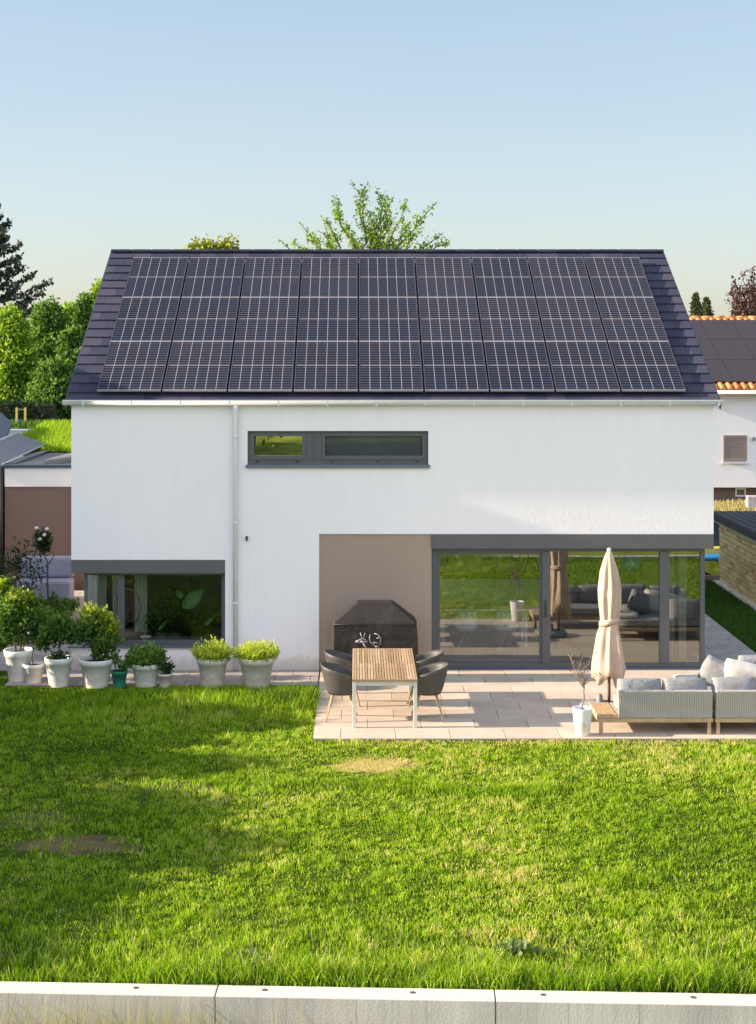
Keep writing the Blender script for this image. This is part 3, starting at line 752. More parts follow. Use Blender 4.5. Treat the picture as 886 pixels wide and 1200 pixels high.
def tiptree(name, label, tips, origin, d, lm, n_leaf, lsz, base_z, spread=1.3, lower=.3, cl=.16, tr=.2):
    ox, oy, oz = W(origin[0], origin[1], d); t = thing(name, label, 'tree', (ox, oy, base_z)); mb = MB()
    limb(mb, (ox,oy,base_z), (ox,oy,oz), tr, tr*.55, .03, 8); Ps = []; Vs = []
    for (px, py) in tips:
        e = Vector(W(px, py, d+random.uniform(-spread, spread))); pts = limb(mb, (ox,oy,oz), e, tr*.32, .012, .16, 6, 6)
        for k in range(7):
            f = random.uniform(.3, .95); i = min(int(f*6), 5); s0 = pts[i].lerp(pts[i+1], f*6-i)
            dirn = (e-Vector((ox,oy,oz))).normalized()+Vector((random.uniform(-.8,.8), random.uniform(-.8,.8), random.uniform(-.1,.8)))
            L = random.uniform(.3, .75)*(1.2-f); e2 = s0+dirn*L; mb.tube([s0, e2], [.018, .006], 4, False)
            m_ = n_leaf; u = rng.uniform(.15, 1.05, m_)[:,None]; P = np.array(s0)+(np.array(e2)-np.array(s0))*u+rng.normal(0, cl*.55, (m_,3)); Ps.append(P)
        m_ = int(n_leaf*5); u = rng.uniform(lower, 1.02, m_); ii = np.minimum((u*6).astype(int), 5); A = np.array([list(p) for p in pts])
        P = A[ii]+(A[ii+1]-A[ii])*((u*6-ii)[:,None])+rng.normal(0, cl, (m_,3))*(1.25-u)[:,None]; Ps.append(P)
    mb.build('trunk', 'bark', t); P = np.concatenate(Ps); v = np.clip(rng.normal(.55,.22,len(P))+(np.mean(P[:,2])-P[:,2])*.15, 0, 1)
    V, Fc, vv = leafquads(P, lsz, 1.5, v); fastmesh('crown', V, Fc, lm, vv, t)
tips = [(329,282),(353,263),(378,256),(397,233),(413,216),(428,217),(442,223),(461,231),(452,229),(476,236),(509,240),(495,270),(519,273),(527,285),(397,247),(372,270),(345,284),(405,262),(430,245),(455,255),(478,262),(440,275),(415,280),(470,283),(495,287),(385,284),(360,280)]
tiptree('spreading_tree', 'sparse spreading tree with open green branches above the roof ridge', tips, (432, 345), 60, 'leaf_bright', 19, .075, 2.6, lower=.35)
bl = [(*W(236,291,60), .42, .8), (*W(250,293,60), .4, .8), (*W(266,288,60), .42, .9), (*W(272,294,60), .42, .8), (*W(228,296,60), .4, .8), (*W(252,330,60), 1.2, .8)]
tree('yellow_tree', 'tip of a yellow-green tree showing over the left of the ridge', 'tree', (W(252,0,60)[0], 60-D, 2.6), bl, 2600, .11, 'leaf_yellow', .12, None, .3)
tips = [(857,340),(862,330),(872,318),(880,316),(892,322),(856,356),(868,345),(860,365),(880,335),(895,345),(875,362),(890,365),(905,330),(865,358)]
tiptree('copper_tree', 'reddish brown leafed tree at right edge behind the neighbour roof', tips, (890, 400), 70, 'leaf_red', 16, .10, 2.6, lower=.3, cl=.2)

# ================================================================== RIGHT NEIGHBOUR HOUSE
nb = thing('neighbour_house', 'white neighbour house with black solar roof edged in orange tiles', 'house', (15, 22, 0))
EZ = 4.42; RZ = 6.45; NY0, NY1 = 17.1, 22.1; NS = math.atan2(RZ-EZ, NY1-NY0+.3)
NM = Matrix(((1,0,0,0),(0,math.cos(NS),-math.sin(NS),NY0-.3),(0,math.sin(NS),math.cos(NS),EZ),(0,0,0,1))); NL = math.hypot(RZ-EZ, NY1-NY0+.3)
mb = MB(); mb.box(8.8, 24, NY0, 27, 1.66, EZ); mb.build('wall', 'white', nb)
mb = MB(); mb.box(8.9, 23.9, NY0+.25, 26.9, .8, 1.66); mb.build('lower_wall', 'brown', nb)
mb = MB(); mb.box(8.6, 24.4, 0, NL, -.12, .02, NM)
NB_ = Matrix(((1,0,0,0),(0,-math.cos(NS),math.sin(NS),2*NY1-NY0+.3),(0,math.sin(NS),math.cos(NS),EZ),(0,0,0,1))); mb.box(8.6, 24.4, 0, NL, -.12, .02, NB_)
nr = mb.build('roof', 'interra', nb)
mb = MB()
x = 8.6
while x < 24.4:
    mb.tube([NM @ Vector((x+.11, -.12, .045)), NM @ Vector((x+.11, .30, .045))], .075, 8); mb.tube([NM @ Vector((x+.11, NL-.30, .04)), NM @ Vector((x+.11, NL, .04))], .075, 8); x += .215
o = mb.build('clay_tiles', 'rooftile_or', None, origin=nb.location); o.location = (0,0,0); o.parent = nr
mb = MB()
x = 8.6
while x < 24.4: mb.tube([(x, NY1, RZ+.03), (x+.36, NY1, RZ+.045)], .10, 8); x += .36
o = mb.build('ridge_cap', 'rooftile_or', None, origin=nb.location); o.location = (0,0,0); o.parent = nr
mb = MB(); mb.use('gutter'); mb.tube([(8.5, NY0-.42, EZ-.06), (24.4, NY0-.42, EZ-.06)], .055, 8); mb.build('gutter', 'gutter', nb)
a = W(847.5, 510, 45); b = W(875, 541, 45)
mb = MB(); frame_rect(mb, a[0], b[0], b[2], a[2], NY0-.03, NY0+.02, .06); w_ = mb.build('window', 'blind', nb)
def nsub(mb, name, m): o = mb.build(name, m, None, origin=nb.location); o.location = (0,0,0); o.parent = w_; return o
mb = MB()
for k in range(9):
    zz = a[2]-.06-k*.065; mb.box(a[0]+.06, b[0]-.06, NY0-.025, NY0-.005, zz-.058, zz)
nsub(mb, 'roller_shutter', 'blind')
mb = MB(); mb.poly([(a[0]+.06,NY0-.004,b[2]+.06),(b[0]-.06,NY0-.004,b[2]+.06),(b[0]-.06,NY0-.004,b[2]+.2),(a[0]+.06,NY0-.004,b[2]+.2)]); nsub(mb, 'pane', 'glass')
mb = MB(); mb.box(a[0]-.05, b[0]+.05, NY0-.08, NY0-.032, b[2]-.05, b[2]-.005); nsub(mb, 'sill', 'gutter')
c = W(882.5, 514, 45); mb = MB(); mb.tube([(c[0], NY0, c[2]), (c[0], NY0-.1, c[2])], .055, 10); mb.build('wall_lamp', 'granite', nb)
a = W(862, 574, 45.2); mb = MB(); frame_rect(mb, a[0], a[0]+.3, 1.38, 1.62, NY0+.22, NY0+.245, .04); mb.build('cellar_window', 'pipe', nb)
M['pv_dark'].node_tree.nodes['Principled BSDF'].inputs['Base Color'].links and M['pv_dark'].node_tree.links.remove(M['pv_dark'].node_tree.nodes['Principled BSDF'].inputs['Base Color'].links[0]); M['pv_dark'].node_tree.nodes['Principled BSDF'].inputs['Base Color'].default_value = (.052, .040, .046, 1)
p1 = pv_proto('black_solar_panel', .985, 1.66, 'pv_dark', 'trim_brown', '', 'black solar panels on the neighbour roof', NS, .012)
cn = ['first', 'second', 'third', 'fourth']
for r in range(3):
    for c_ in range(4):
        loc = NM @ Vector((9.62+c_*1.0, .36+r*1.675, .08)); lab = f'plain black solar panel on the neighbour roof, {rows[r]} row, {cn[c_]} visible from left'
        if r == 0 and c_ == 0: p1.location = loc; p1['label'] = lab
        else: dup(p1, loc, lab)
# dry bank in front of it
n = 9000; gx = rng.uniform(8.6, 14, n); gy = rng.uniform(12.5, 17.0, n)
blades('dry_grass', gx, gy, hback(gx, gy), rng.uniform(.04, .2, n), np.full(n, .014), 'dryblade', rng.uniform(0, 1, n), label='dry straw coloured grass on the bank below the neighbour house', cat='grass')
mb = MB(); a = W(875, 584, 43); mb.box(a[0], a[0]+2.5, 15, 15.2, .9, 1.62); tag(mb.build('garden_wall', 'concrete', bevel=.02), 'short pale block wall on the dry bank behind the shed', 'wall')

# shed
sh = thing('wood_shed', 'low shed clad in split timber with dark flat roof', 'shed', (10.3, 8.8, 0))
mb = MB(); z = .03; 
while z < 1.36:
    y = 6.0; h_ = random.uniform(.075, .13)
    while y < 10.3:
        L = random.uniform(.25, .8); e = min(y+L, 10.4); t_ = random.uniform(.0, .035); mb.box(8.70-t_, 8.80, y+.008, e-.008, z+.006, z+h_-.006); y = e
    z += h_
mb.build('timber_cladding', 'split', sh, bevel=.008)
mb = MB(); mb.box(8.80, 12, 6.0, 10.4, 0, 1.42); mb.build('wall', 'soil', sh)
mb = MB(); mb.box(8.60, 12.2, 5.8, 10.55, 1.43, 1.50); mb.build('soffit', 'capedge', sh)
mb = MB(); mb.box(8.52, 12.3, 5.75, 10.65, 1.50, 1.68)
for k in range(18): mb.box(8.54+k*.2, 8.56+k*.2, 5.78, 10.6, 1.68, 1.692)
mb.build('roof', 'slate', sh, bevel=.008)
mb = MB(); mb.box(8.5, 8.7, 5.5, 10.6, -.05, .06); tag(mb.build('kerb', 'concrete', bevel=.01), None, None, None, 'structure')

# garden toys between house and shed
bx = thing('toy_box', 'navy tarp covered box with a pink lid beside the shed', 'toy box', (9.0, 13.0, 0))
mb = MB(); mb.box(8.8, 9.8, 12.0, 12.9, .3, 1.25); mb.build('box_body', 'navy', bx, bevel=.04)
mb = MB(); mb.box(8.75, 9.85, 11.95, 12.95, 1.25, 1.42); mb.build('lid', 'pink', bx, bevel=.03)
st = thing('sand_table', 'yellow and blue sand table on wooden legs near the shed', 'sand table', (8.65, 11.0, 0))
mb = MB().use('blue'); mb.box(8.3, 9.25, 11.0, 11.7, .42, .52); mb.build('tray', 'blue', st, bevel=.03)
mb = MB(); mb.box(8.3, 9.2, 11.75, 12.0, .48, .66); mb.build('back_panel', 'yellow', st, bevel=.03)
for x in (8.4, 9.1): mb = MB(); mb.box(x, x+.07, 11.1, 11.17, 0, .42); mb.build('leg', 'bark', st)
mb = MB(); mb.box(8.3, 9.4, 12.6, 13.0, .9, 1.05) 
tag(mb.build('pink_bin', 'pink', bevel=.05), 'bright pink plastic bin lid behind the sand table', 'bin')
mb = MB(); mb.box(8.2, 8.35, 10.5, 12.2, 0, .16); mb.box(8.2, 9.2, 10.35, 10.5, 0, .16); tag(mb.build('sandbox_border', 'bark_pale', bevel=.01), 'timber border of the sandbox below the sand table', 'sandbox')

# off-frame neighbour on the left, casts the evening shadow on the roof corner
le = thing('left_neighbour_house', 'plain white flat roofed house standing left of the garden', 'house', (-17, 3, 0))
mb = MB(); mb.box(-22, -12.1, -.58, 7.5, 0, 7.45); mb.build('wall', 'white', le)
mb = MB(); mb.box(-22.1, -12, -.66, 7.6, 7.45, 7.62); mb.build('roof', 'slate', le)
for (x, z) in ((-20, 1), (-16, 1), (-20, 4.4), (-16, 4.4)):
    mb = MB(); frame_rect(mb, x, x+1.8, z, z+1.4, -.60, -.55, .08); w2 = mb.build('window', 'anth', le)
    mb = MB(); mb.poly([(x+.08,-.592,z+.08),(x+1.72,-.592,z+.08),(x+1.72,-.592,z+1.32),(x+.08,-.592,z+1.32)]); o = mb.build('pane', 'glass_up', None, origin=le.location); o.location=(0,0,0); o.parent = w2

# tall shrubs along the left border: their shade falls over the lawn
shr = [(-1.9, 2.9, 'nearest the house'), (-3.5, 2.75, 'second from the house'), (-5.1, 2.45, 'third from the house'), (-6.7, 2.55, 'fourth from the house'), (-8.3, 2.6, 'fifth from the house'), (-9.9, 2.62, 'sixth from the house'), (-11.3, 2.35, 'seventh from the house'), (-12.5, 2.0, 'farthest from the house')]
for k, (y, h_, w_) in enumerate(shr):
    bl = []
    for j in range(9):
        f = random.uniform(.12, .9); bl.append((-9.4+random.uniform(-.5,.5), y+random.uniform(-.75,.75), h_*f, random.uniform(.38,.6)))
    bl.append((-9.4, y, h_-.4, .42))
    tree('tall_shrub', f'tall leafy border shrub on the left boundary, {w_}', 'shrub', (-9.4, y, 0), bl, 13000, .095, 'leaf_mid', .05, 'shrubs along the left garden boundary', .1)

# ================================================================== RETAINING WALL
rw = thing('retaining_wall', 'long low precast concrete retaining wall at the lawn edge', 'wall', (0, -13.80, 0)); rw.rotation_euler.z = math.atan(-.042)
for k in range(-9, 10):
    x0 = -1.23+k*2.44
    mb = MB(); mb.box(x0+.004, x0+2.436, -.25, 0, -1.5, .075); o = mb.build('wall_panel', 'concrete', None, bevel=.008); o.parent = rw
    if -3 < k < 3:
        for q in (.42, 1.72):
            mb = MB(); mb.lathe([(0,.0765),(.016,.0775),(.028,.0765)], (x0+q, -.10, 0), 10)
            o2 = mb.build('rusty_anchor', 'bark', None); o2.parent = o

# ================================================================== LAWN GRASS
n = 310000
d_ = 14.0+12.8*rng.uniform(0, 1, n)**.85; px = rng.uniform(-45, 930, n)
gx = (px-CX)*d_/F; gy = d_-D
ok = np.where(gx < -.64, gy < -1.24, gy < -4.84) & (gy > wall_y(gx)+.01)
gx, gy = gx[ok], gy[ok]; N1 = vnoise(gx, gy, .7, 1); N2 = vnoise(gx, gy, 2.6, 2); N3 = vnoise(gx, gy, 9, 3)
rag = .45+1.5*vnoise(gx, gy, 3.3, 21)*vnoise(gx, gy, 8, 22)*1.6
dry = np.exp(-(((gx-.22)/.62)**2+((gy+6.15)/.42)**2)**1.2/rag**1.5); bare = np.exp(-(((gx+3.25)/.75)**2+((gy+9.6)/.36)**2)**1.2/rag**2)*np.clip(rag*1.2,0,1)*np.clip(.35+1.3*vnoise(gx, gy, 5.5, 33), 0, 1)
edge = np.where(gx > -.6, np.exp(-((gy+4.9)/.28)**2), np.exp(-((gy+1.3)/.15)**2)*.6)
bare2 = np.exp(-(((gx+2.6)/1.6)**2+((gy+7.2)/.35)**2))*.6+np.exp(-(((gx+3.9)/.9)**2+((gy+8.6)/.7)**2))*.8+(gx < -1.9)*(N3 < .42)*.5+(N2 < .2)*.3
keep = rng.uniform(0,1,len(gx)) > np.clip(.75*dry+.93*bare+.5*bare2+.12*edge+.25*(N2 < .25), 0, .96)
gx, gy, N1, N2, N3, dry, edge = [a[keep] for a in (gx, gy, N1, N2, N3, dry, edge)]
tuft = np.exp(-(((gx+2.3)/2.3)**2+((gy+2.3)/.85)**2))*.13+np.exp(-(((gx+.9)/.7)**2+((gy+2.5)/.9)**2))*.08
band = np.exp(-((gy+7.3+.2*np.sin(gx))/.2)**2)*.035*(gx > -3)*(gx < 2.5)
wallg = np.exp(-((gy-wall_y(gx)-.1)/.35)**2)*.10+np.exp(-((gy-wall_y(gx))/1.4)**2)*.05
N5 = vnoise(gx*1.0, gy*2.6, 2.3, 8); N4 = vnoise(gx, gy, 17, 6); cl_ = np.clip(N4*.6+N3*.6-.25, 0, 1)
hgt = (.014+.085*cl_**1.7*(.4+N2)+.06*np.clip(N5-.55,0,1)+.02*N1*N2+tuft+band+wallg*(.4+N2))*.88*rng.uniform(.5, 1.5, len(gx))*(1-.6*dry)
var = np.clip(.56+.30*(N1-.5)+.34*(N3-.5)+.30*(N4-.5)+.15*(N2-.5)-.35*np.clip(N5-.55,0,1)+.2*np.clip(.4-N5,0,1)+rng.normal(0,.15,len(gx))-tuft*1.8-band*5-wallg*.9+dry*.6+edge*.5*rng.uniform(0,1,len(gx)), 0, 1)  # clump hollows and streaks darkened: small shadows put into blade tone
N6 = vnoise(gx*.6, gy, .9, 41); var = np.clip(var+.05+.30*(N6-.5), 0, 1)
deadb = rng.uniform(0,1,len(gx)) < .035+.07*(N2 < .35)+.06*(N6 > .75); var[deadb] = rng.uniform(.85, 1, deadb.sum())
blades('grass', gx, gy, np.zeros(len(gx)), hgt, .0035+.0035*rng.uniform(0,1,len(gx))+.02*np.minimum(hgt,.12)*.3, 'blade', var, .6, 'short green lawn grass lit by low evening sun', 'grass')
# the lawn goes on left and right of the picture: coarser blades there
for x0, x1, lab in ((3.75, 11.5, 'coarser lawn grass right of the picture'), (-12, -3.5, 'coarser lawn grass left of the picture')):
    n = 42000; ex = rng.uniform(x0, x1, n); ey = rng.uniform(-13.8, -4.86, n); ok = ey > wall_y(ex)+.01; ok &= (np.abs((ex*F/(ey+D))+CX-443) > 480) | (ey < wall_y(ex)+.5) & (ex > 3.75); ex, ey = ex[ok], ey[ok]
    wg = np.exp(-((ey-wall_y(ex)-.1)/.4)**2)*.14
    blades('grass', ex, ey, np.zeros(len(ex)), (.05+wg)*rng.uniform(.6,1.4,len(ex)), np.full(len(ex), .011), 'blade', np.clip(rng.normal(.5,.2,len(ex))-wg,0,1), .6, lab, 'grass')
# taller stalks near the wall
n = 700; gx = rng.uniform(-3.6, 3.8, n); gy = wall_y(gx)+np.abs(rng.normal(0, .9, n))+.02; c_ = vnoise(gx, gy, 2, 9) > .4; gx, gy = gx[c_], gy[c_]
blades('tall_grass', gx, gy, np.zeros(len(gx)), rng.uniform(.12, .34, len(gx)), np.full(len(gx), .0032), 'weedblade', rng.uniform(0, .8, len(gx)), .5, 'longer pale grass stalks by the retaining wall', 'grass')
# side lawn strip right
n = 26000; gx = rng.uniform(7.37, 8.52, n); gy = rng.uniform(-3, 10.3, n)
blades('side_grass', gx, gy, np.zeros(n), rng.uniform(.03, .11, n), np.full(n, .007), 'blade_dark', np.clip(rng.normal(.45,.2,n),0,1), label='dark shaded grass strip between path and shed', cat='grass')  # darker blade colour here: shade of the strip put into the grass
# meadow weeds poking up in front of the wall (below the lawn)
n = 2200; gx = np.concatenate([rng.normal(-2.1, .75, n//2), rng.uniform(-3.6, .2, n-n//2)]); gy = wall_y(gx)-.3-rng.uniform(0.0, .5, n)
blades('meadow_grass', gx, gy, np.full(n, -1.25), rng.uniform(.95, 1.52, n)*np.where(gx < -1.3, 1, .93), np.full(n, .0042), 'weedblade', rng.uniform(0.3, 1, n), .16, 'tall dry meadow grasses in front of the concrete wall', 'grass')
# broad-leaf weeds
for k, (px, py, r, lab) in enumerate([(292, 1138, .17, 'blue-green leafy weed clump by the wall, left of the middle'), (600, 1122, .12, 'pale leafy weed in the grass right of the middle')]):
    d = F*H/(py-CY); x, y, z = W(px, py, d); t = thing('leafy_weed', lab, 'weed', (x, y, 0))
    P = np.array([x, y, .04])+rng.normal(0, 1, (90,3))*np.array([r*.7, r*.5, .035]); V, Fc, vv = leafquads(P, .045, 2.6, rng.uniform(.2,.8,90), 1.2); M.setdefault('leaf_weed', leafmat('weed_leaf', [(0, (.06,.11,.03)), (.5, (.15,.22,.07)), (1, (.30,.36,.16))], .3)); fastmesh('leaves', V, Fc, 'leaf_weed', vv, t)
    mb = MB(); mb.tube([(x,y,0),(x+.01,y,.10)], [.006,.003], 5); mb.build('stem', 'leaf_weed', t)

# ================================================================== POTTED PLANTS
def pot(t, c, R, h, m='pot', rim=True):
    mb = MB(); r0 = R*.70
    prof = [(0,0),(r0,0),(r0*1.0,.01),(R*.93,h*.80)]+([(R*1.0,h*.805),(R*1.03,h*.985),(R*1.02,h)] if rim else [(R,h)])+[(R*.92,h),(R*.90,h*.86)]
    mb.lathe(prof, c, 28); mb.build('pot', m, t)
    mb = MB(); mb.lathe([(R*.905,h*.87),(R*.4,h*.90),(0,h*.905)], c, 20); mb.build('soil', 'soil', t)
def foliage(t, blobs, n, size, m, asp=1.7, inner=.2, up=.5, vs=0):
    if size >= .045: n = int(n*1.5); size *= .78
    P, v = blobpts(blobs, n, inner); V, Fc, vv = leafquads(P, size, asp, np.clip(v+vs,0,1), up); fastmesh('foliage', V, Fc, m, vv, t)
def potted(label, px, base, rim, hw, group='white pots in a row along the house wall', m='pot', name='potted_plant', zfloor=.035):
    d = F*(H-zfloor)/(base-CY)+hw*.0; c = W(px, base, d); R = hw*d/F; h = (base-rim)*d/F*1.0
    c = (c[0], c[1]+R*.6, zfloor)
    t = thing(name, label, 'potted plant', c, group); pot(t, c, R, h, m); return t, c, R, h
# 1 big shrub at far left
t, c, R, h = potted('big white pot with a large leafy shrub at the far left', 20, 799, 763, 17)
x, y, z = c; mb = MB()
for q in ((-.12,.0),(.02,.05),(.14,-.03)): limb(mb, (x+q[0]*.3,y,z+h*.85), (x+q[0]*1.6,y+q[1],z+h+.55), .016, .008, .1)
mb.build('stem', 'bark', t)
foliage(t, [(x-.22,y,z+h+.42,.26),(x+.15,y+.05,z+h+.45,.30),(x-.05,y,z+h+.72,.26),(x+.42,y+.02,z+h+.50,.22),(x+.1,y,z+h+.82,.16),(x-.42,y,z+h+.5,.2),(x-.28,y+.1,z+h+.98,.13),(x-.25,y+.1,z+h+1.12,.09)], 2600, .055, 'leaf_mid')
foliage(t, [(x-.05,y-.05,z+h+.88,.16),(x+.14,y-.05,z+h+.86,.14),(x-.3,y-.05,z+h+1.1,.10)], 300, .06, 'leaf_pot')  # brighter leaves on the crown: sunlit tips put into leaf colour
# 2 small pot, thin stem
t, c, R, h = potted('small white pot with one thin dark stem and white bloom', 38, 801, 779, 12.5)
x, y, z = c; mb = MB(); limb(mb, (x,y,z+h*.9), (x-.05,y,z+h+.48), .011, .006, .08); mb.build('stem', 'bark', t)
mb = MB(); mb.lathe([(0,-.03),(.05,-.01),(.06,.02),(.02,.04),(0,.045)], (x-.06,y-.02,z+h+.52), 9); mb.build('flower', 'petal', t)
foliage(t, [(x-.02,y,z+h+.58,.14),(x+.08,y,z+h+.5,.09)], 260, .045, 'leaf_dark')
# 3 small round tree
t, c, R, h = potted('white pot with a small round headed citrus tree', 67, 806, 772, 16)
x, y, z = c; mb = MB(); limb(mb, (x,y,z+h*.88), (x+.02,y,z+h+.28), .02, .014, .05); mb.build('stem', 'bark_pale', t)
foliage(t, [(x-.15,y,z+h+.36,.2),(x+.12,y,z+h+.40,.2),(x,y,z+h+.52,.2),(x+.22,y,z+h+.48,.14),(x-.26,y,z+h+.24,.13)], 1300, .055, 'leaf_mid', vs=-.1)
foliage(t, [(x,y,z+h*1.0,.16,.4)], 260, .035, 'leaf_dark', inner=0)
# 4 tall shrub
t, c, R, h = potted('wide white pot with a tall shrub with bright sunlit tips', 111, 807, 774, 20)
x, y, z = c; mb = MB()
for q in ((-.1,.5),(.1,.4),(.0,.6)): limb(mb, (x+q[0]*.3,y,z+h*.88), (x+q[0]*2,y,z+h+q[1]), .02, .01, .1)
mb.build('stem', 'bark', t)
foliage(t, [(x-.1,y,z+h+.5,.24),(x+.16,y,z+h+.36,.26),(x+.05,y,z+h+.62,.2),(x-.3,y,z+h+.42,.18),(x+.1,y,z+h+.14,.2)], 2100, .05, 'leaf_mid')
foliage(t, [(x-.1,y,z+h+.70,.20),(x+.22,y,z+h+.5,.18),(x+.12,y,z+h+.66,.16)], 600, .055, 'leaf_pot')  # sunlit tips done with a brighter leaf colour
# 5 green pot
t, c, R, h = potted('small green pot with a thin leafy plant', 139, 806, 787, 9.8, 'small pots along the house wall', 'greenpot')
x, y, z = c; mb = MB(); limb(mb, (x-.04,y,z+h*.9), (x-.09,y,z+h+.26), .007, .004, .1); limb(mb, (x,y,z+h*.9), (x+.12,y,z+h+.12), .007, .004, .1); mb.build('stem', 'bark', t)
foliage(t, [(x-.09,y,z+h+.20,.09,1.3),(x+.07,y,z+h+.08,.09,.7)], 170, .045, 'leaf_mid')
# 6 dense mound
t, c, R, h = potted('white pot with a dense dark green cushion of leaves', 170, 806, 779, 17.5)
x, y, z = c; foliage(t, [(x,y,z+h+.05,.28,.62),(x-.14,y,z+h+.03,.18,.7),(x+.15,y,z+h+.04,.18,.7)], 2300, .035, 'leaf_mid', 3.2, .3, 1.2)
# 7 small succulent
t, c, R, h = potted('tiny white pot with a dark spiky succulent', 193, 806, 790, 8.8, 'small pots along the house wall', 'pot_dirty')
x, y, z = c; foliage(t, [(x,y,z+h+.06,.10,.9),(x+.07,y,z+h+.1,.06)], 200, .03, 'leaf_dark', 2.4, .1, .8)
# 8, 9 bright grassy pots
for px_, hw, lab in ((248, 18.5, 'white pot of bright yellow-green feathery foliage under the window edge'), (300, 21, 'widest white pot of feathery yellow-green foliage, right end of the row')):
    t, c, R, h = potted(lab, px_, 807, 772, hw, m='pot_dirty'); x, y, z = c
    n = 2300; a = rng.uniform(0, 2*np.pi, n); rr = R*1.05*np.sqrt(rng.uniform(0,1,n)); sx = x+rr*np.cos(a)*.95; sy = y+rr*np.sin(a)*.95; top = (z+h)*1.0
    hh = rng.uniform(.5,1,n)*(.34-.14*(rr/R)**2)*(.75+.5*vnoise(sx*7, sy*7, 1.3, 5)); u = rng.uniform(.0, 1, n); P = np.stack([sx+np.cos(a)*rr*.35*u, sy+np.sin(a)*rr*.35*u, top-.06+hh*u], 1)
    V, Fc, vv = leafquads(P, .02, 3.8, np.clip(.25+.6*u+rng.normal(0,.12,n),0,1), 1.8); fastmesh('foliage', V, Fc, 'leaf_pot', vv, t)  # tone brightens upward: sunlit tops put into the foliage colour
# tall white pot on the patio with a bare shrub
d = F*(H-.035)/(864-CY); c = W(684, 864, d); c = (c[0], c[1]+.13, .035)
t = thing('potted_shrub', 'slim white pot with a nearly bare twiggy shrub beside the sofa', 'potted plant', c); x, y, z = c
mb = MB(); mb.lathe([(0,0),(.10,0),(.105,.01),(.145,.38),(.15,.40),(.135,.40),(.13,.34)], c, 24); mb.build('pot', 'pot', t)
mb = MB(); mb.lathe([(.132,.35),(0,.36)], c, 16); mb.build('soil', 'soil', t)
mb = MB(); pts = limb(mb, (x,y,z+.35), (x+.03,y,z+.75), .013, .010, .05); Ps = []
for k in range(16):
    a = random.uniform(0, 6.28); q = random.uniform(.08, .26); s0 = Vector((x+.03,y,z+random.uniform(.66,.78))); e = s0+Vector((math.cos(a)*q, math.sin(a)*q, random.uniform(.12,.42))); limb(mb, s0, e, .006, .002, .15, 5, 3)
    for j in range(3): e2 = s0.lerp(e, random.uniform(.4,.9)); e3 = e2+Vector((random.uniform(-.1,.1), random.uniform(-.1,.1), random.uniform(.03,.15))); mb.tube([e2,e3], [.003,.0015], 4, False); Ps.append(list(e3))
    Ps.append(list(e))
mb.build('branches', 'bark_pale', t); P = np.array(Ps); P = np.repeat(P, 2, 0)+rng.normal(0,.012,(len(P)*2,3)); V, Fc, vv = leafquads(P, .016, 1.8); fastmesh('foliage', V, Fc, 'leaf_red', vv, t)

# rose, twiggy shrub and covered bench on the left
bx_, by_, _ = W(57, 0, 33.5); rs = thing('standard_rose', 'standard rose tree with white blooms before the brown wall', 'rose', (bx_, by_, 0))
zc = W(0, 636, 33.5)[2]; mb = MB(); limb(mb, (bx_,by_,0), (bx_-.02,by_,zc-.5), .022, .018, .02); limb(mb, (bx_-.02,by_,zc-.5), (bx_-.12,by_,zc-.1), .014, .01, .1); limb(mb, (bx_-.02,by_,zc-.5), (bx_+.14,by_,zc-.22), .014, .008, .1); mb.build('trunk', 'bark', rs)
xc = W(50, 0, 33.5)[0]; foliage(rs, [(xc,by_,zc,.17,1.2),(xc-.04,by_,zc+.12,.15),(xc+.05,by_,zc-.1,.13),(xc+.08,by_,zc+.1,.12)], 900, .045, 'leaf_rose')
for (px, py) in ((43,619),(55,620),(52,627),(46.5,632)):
    q = W(px, py, 33.25); mb = MB(); mb.lathe([(0,-.035),(.035,-.015),(.045,.01),(.02,.035),(0,.04)], q, 9); mb.build('flower', 'petal', rs)
bx_, by_, _ = W(26, 0, 33); ts = thing('twiggy_shrub', 'dark twiggy shrub with thin leaves left of the rose', 'shrub', (bx_, by_, 0)); mb = MB()
tipsP = []
for k in range(26):
    e = Vector((bx_+random.uniform(-.55,.5), by_+random.uniform(-.3,.3), random.uniform(.7,1.45))); limb(mb, (bx_+random.uniform(-.08,.08),by_,0), e, .011, .003, .12, 5); tipsP.append(e)
mb.build('branches', 'bark', ts); P = np.concatenate([np.array(e)+rng.normal(0,.11,(34,3)) for e in tipsP]); V, Fc, vv = leafquads(P, .04, 2); fastmesh('foliage', V, Fc, 'leaf_rose', vv, ts)
cb = thing('covered_bench', 'garden bench wrapped in a pale lilac grey cover', 'bench', (-7.4, 7.2, 0))
mb = MB(); a = W(18, 0, 35.0)[0]; b = W(81, 0, 35.0)[0]
mb.box(a, b, 7.1, 7.8, .05, .52); mb.box(a, b, 7.55, 7.9, .52, .98); o = mb.build('cover', 'lilac', cb, bevel=.07)
mb = MB(); 
for x in (a+.05, b-.11): mb.box(x, x+.06, 7.2, 7.26, 0, .06)
mb.build('leg', 'bark', cb)
n = 5200; P = np.stack([rng.uniform(-8.4, -6.0, n), rng.uniform(2.2, 6.6, n), rng.uniform(0.02, .28, n)], 1); P[:,2] *= .5+vnoise(P[:,0], P[:,1], 2.2, 4)
V, Fc, vv = leafquads(P, .06, 1.8, rng.uniform(0,.8,n), .8); tag(fastmesh('flower_bed', V, Fc, 'leaf_mid', vv), 'mixed green ground cover in the bed left of the house', 'ground cover', None, 'stuff')

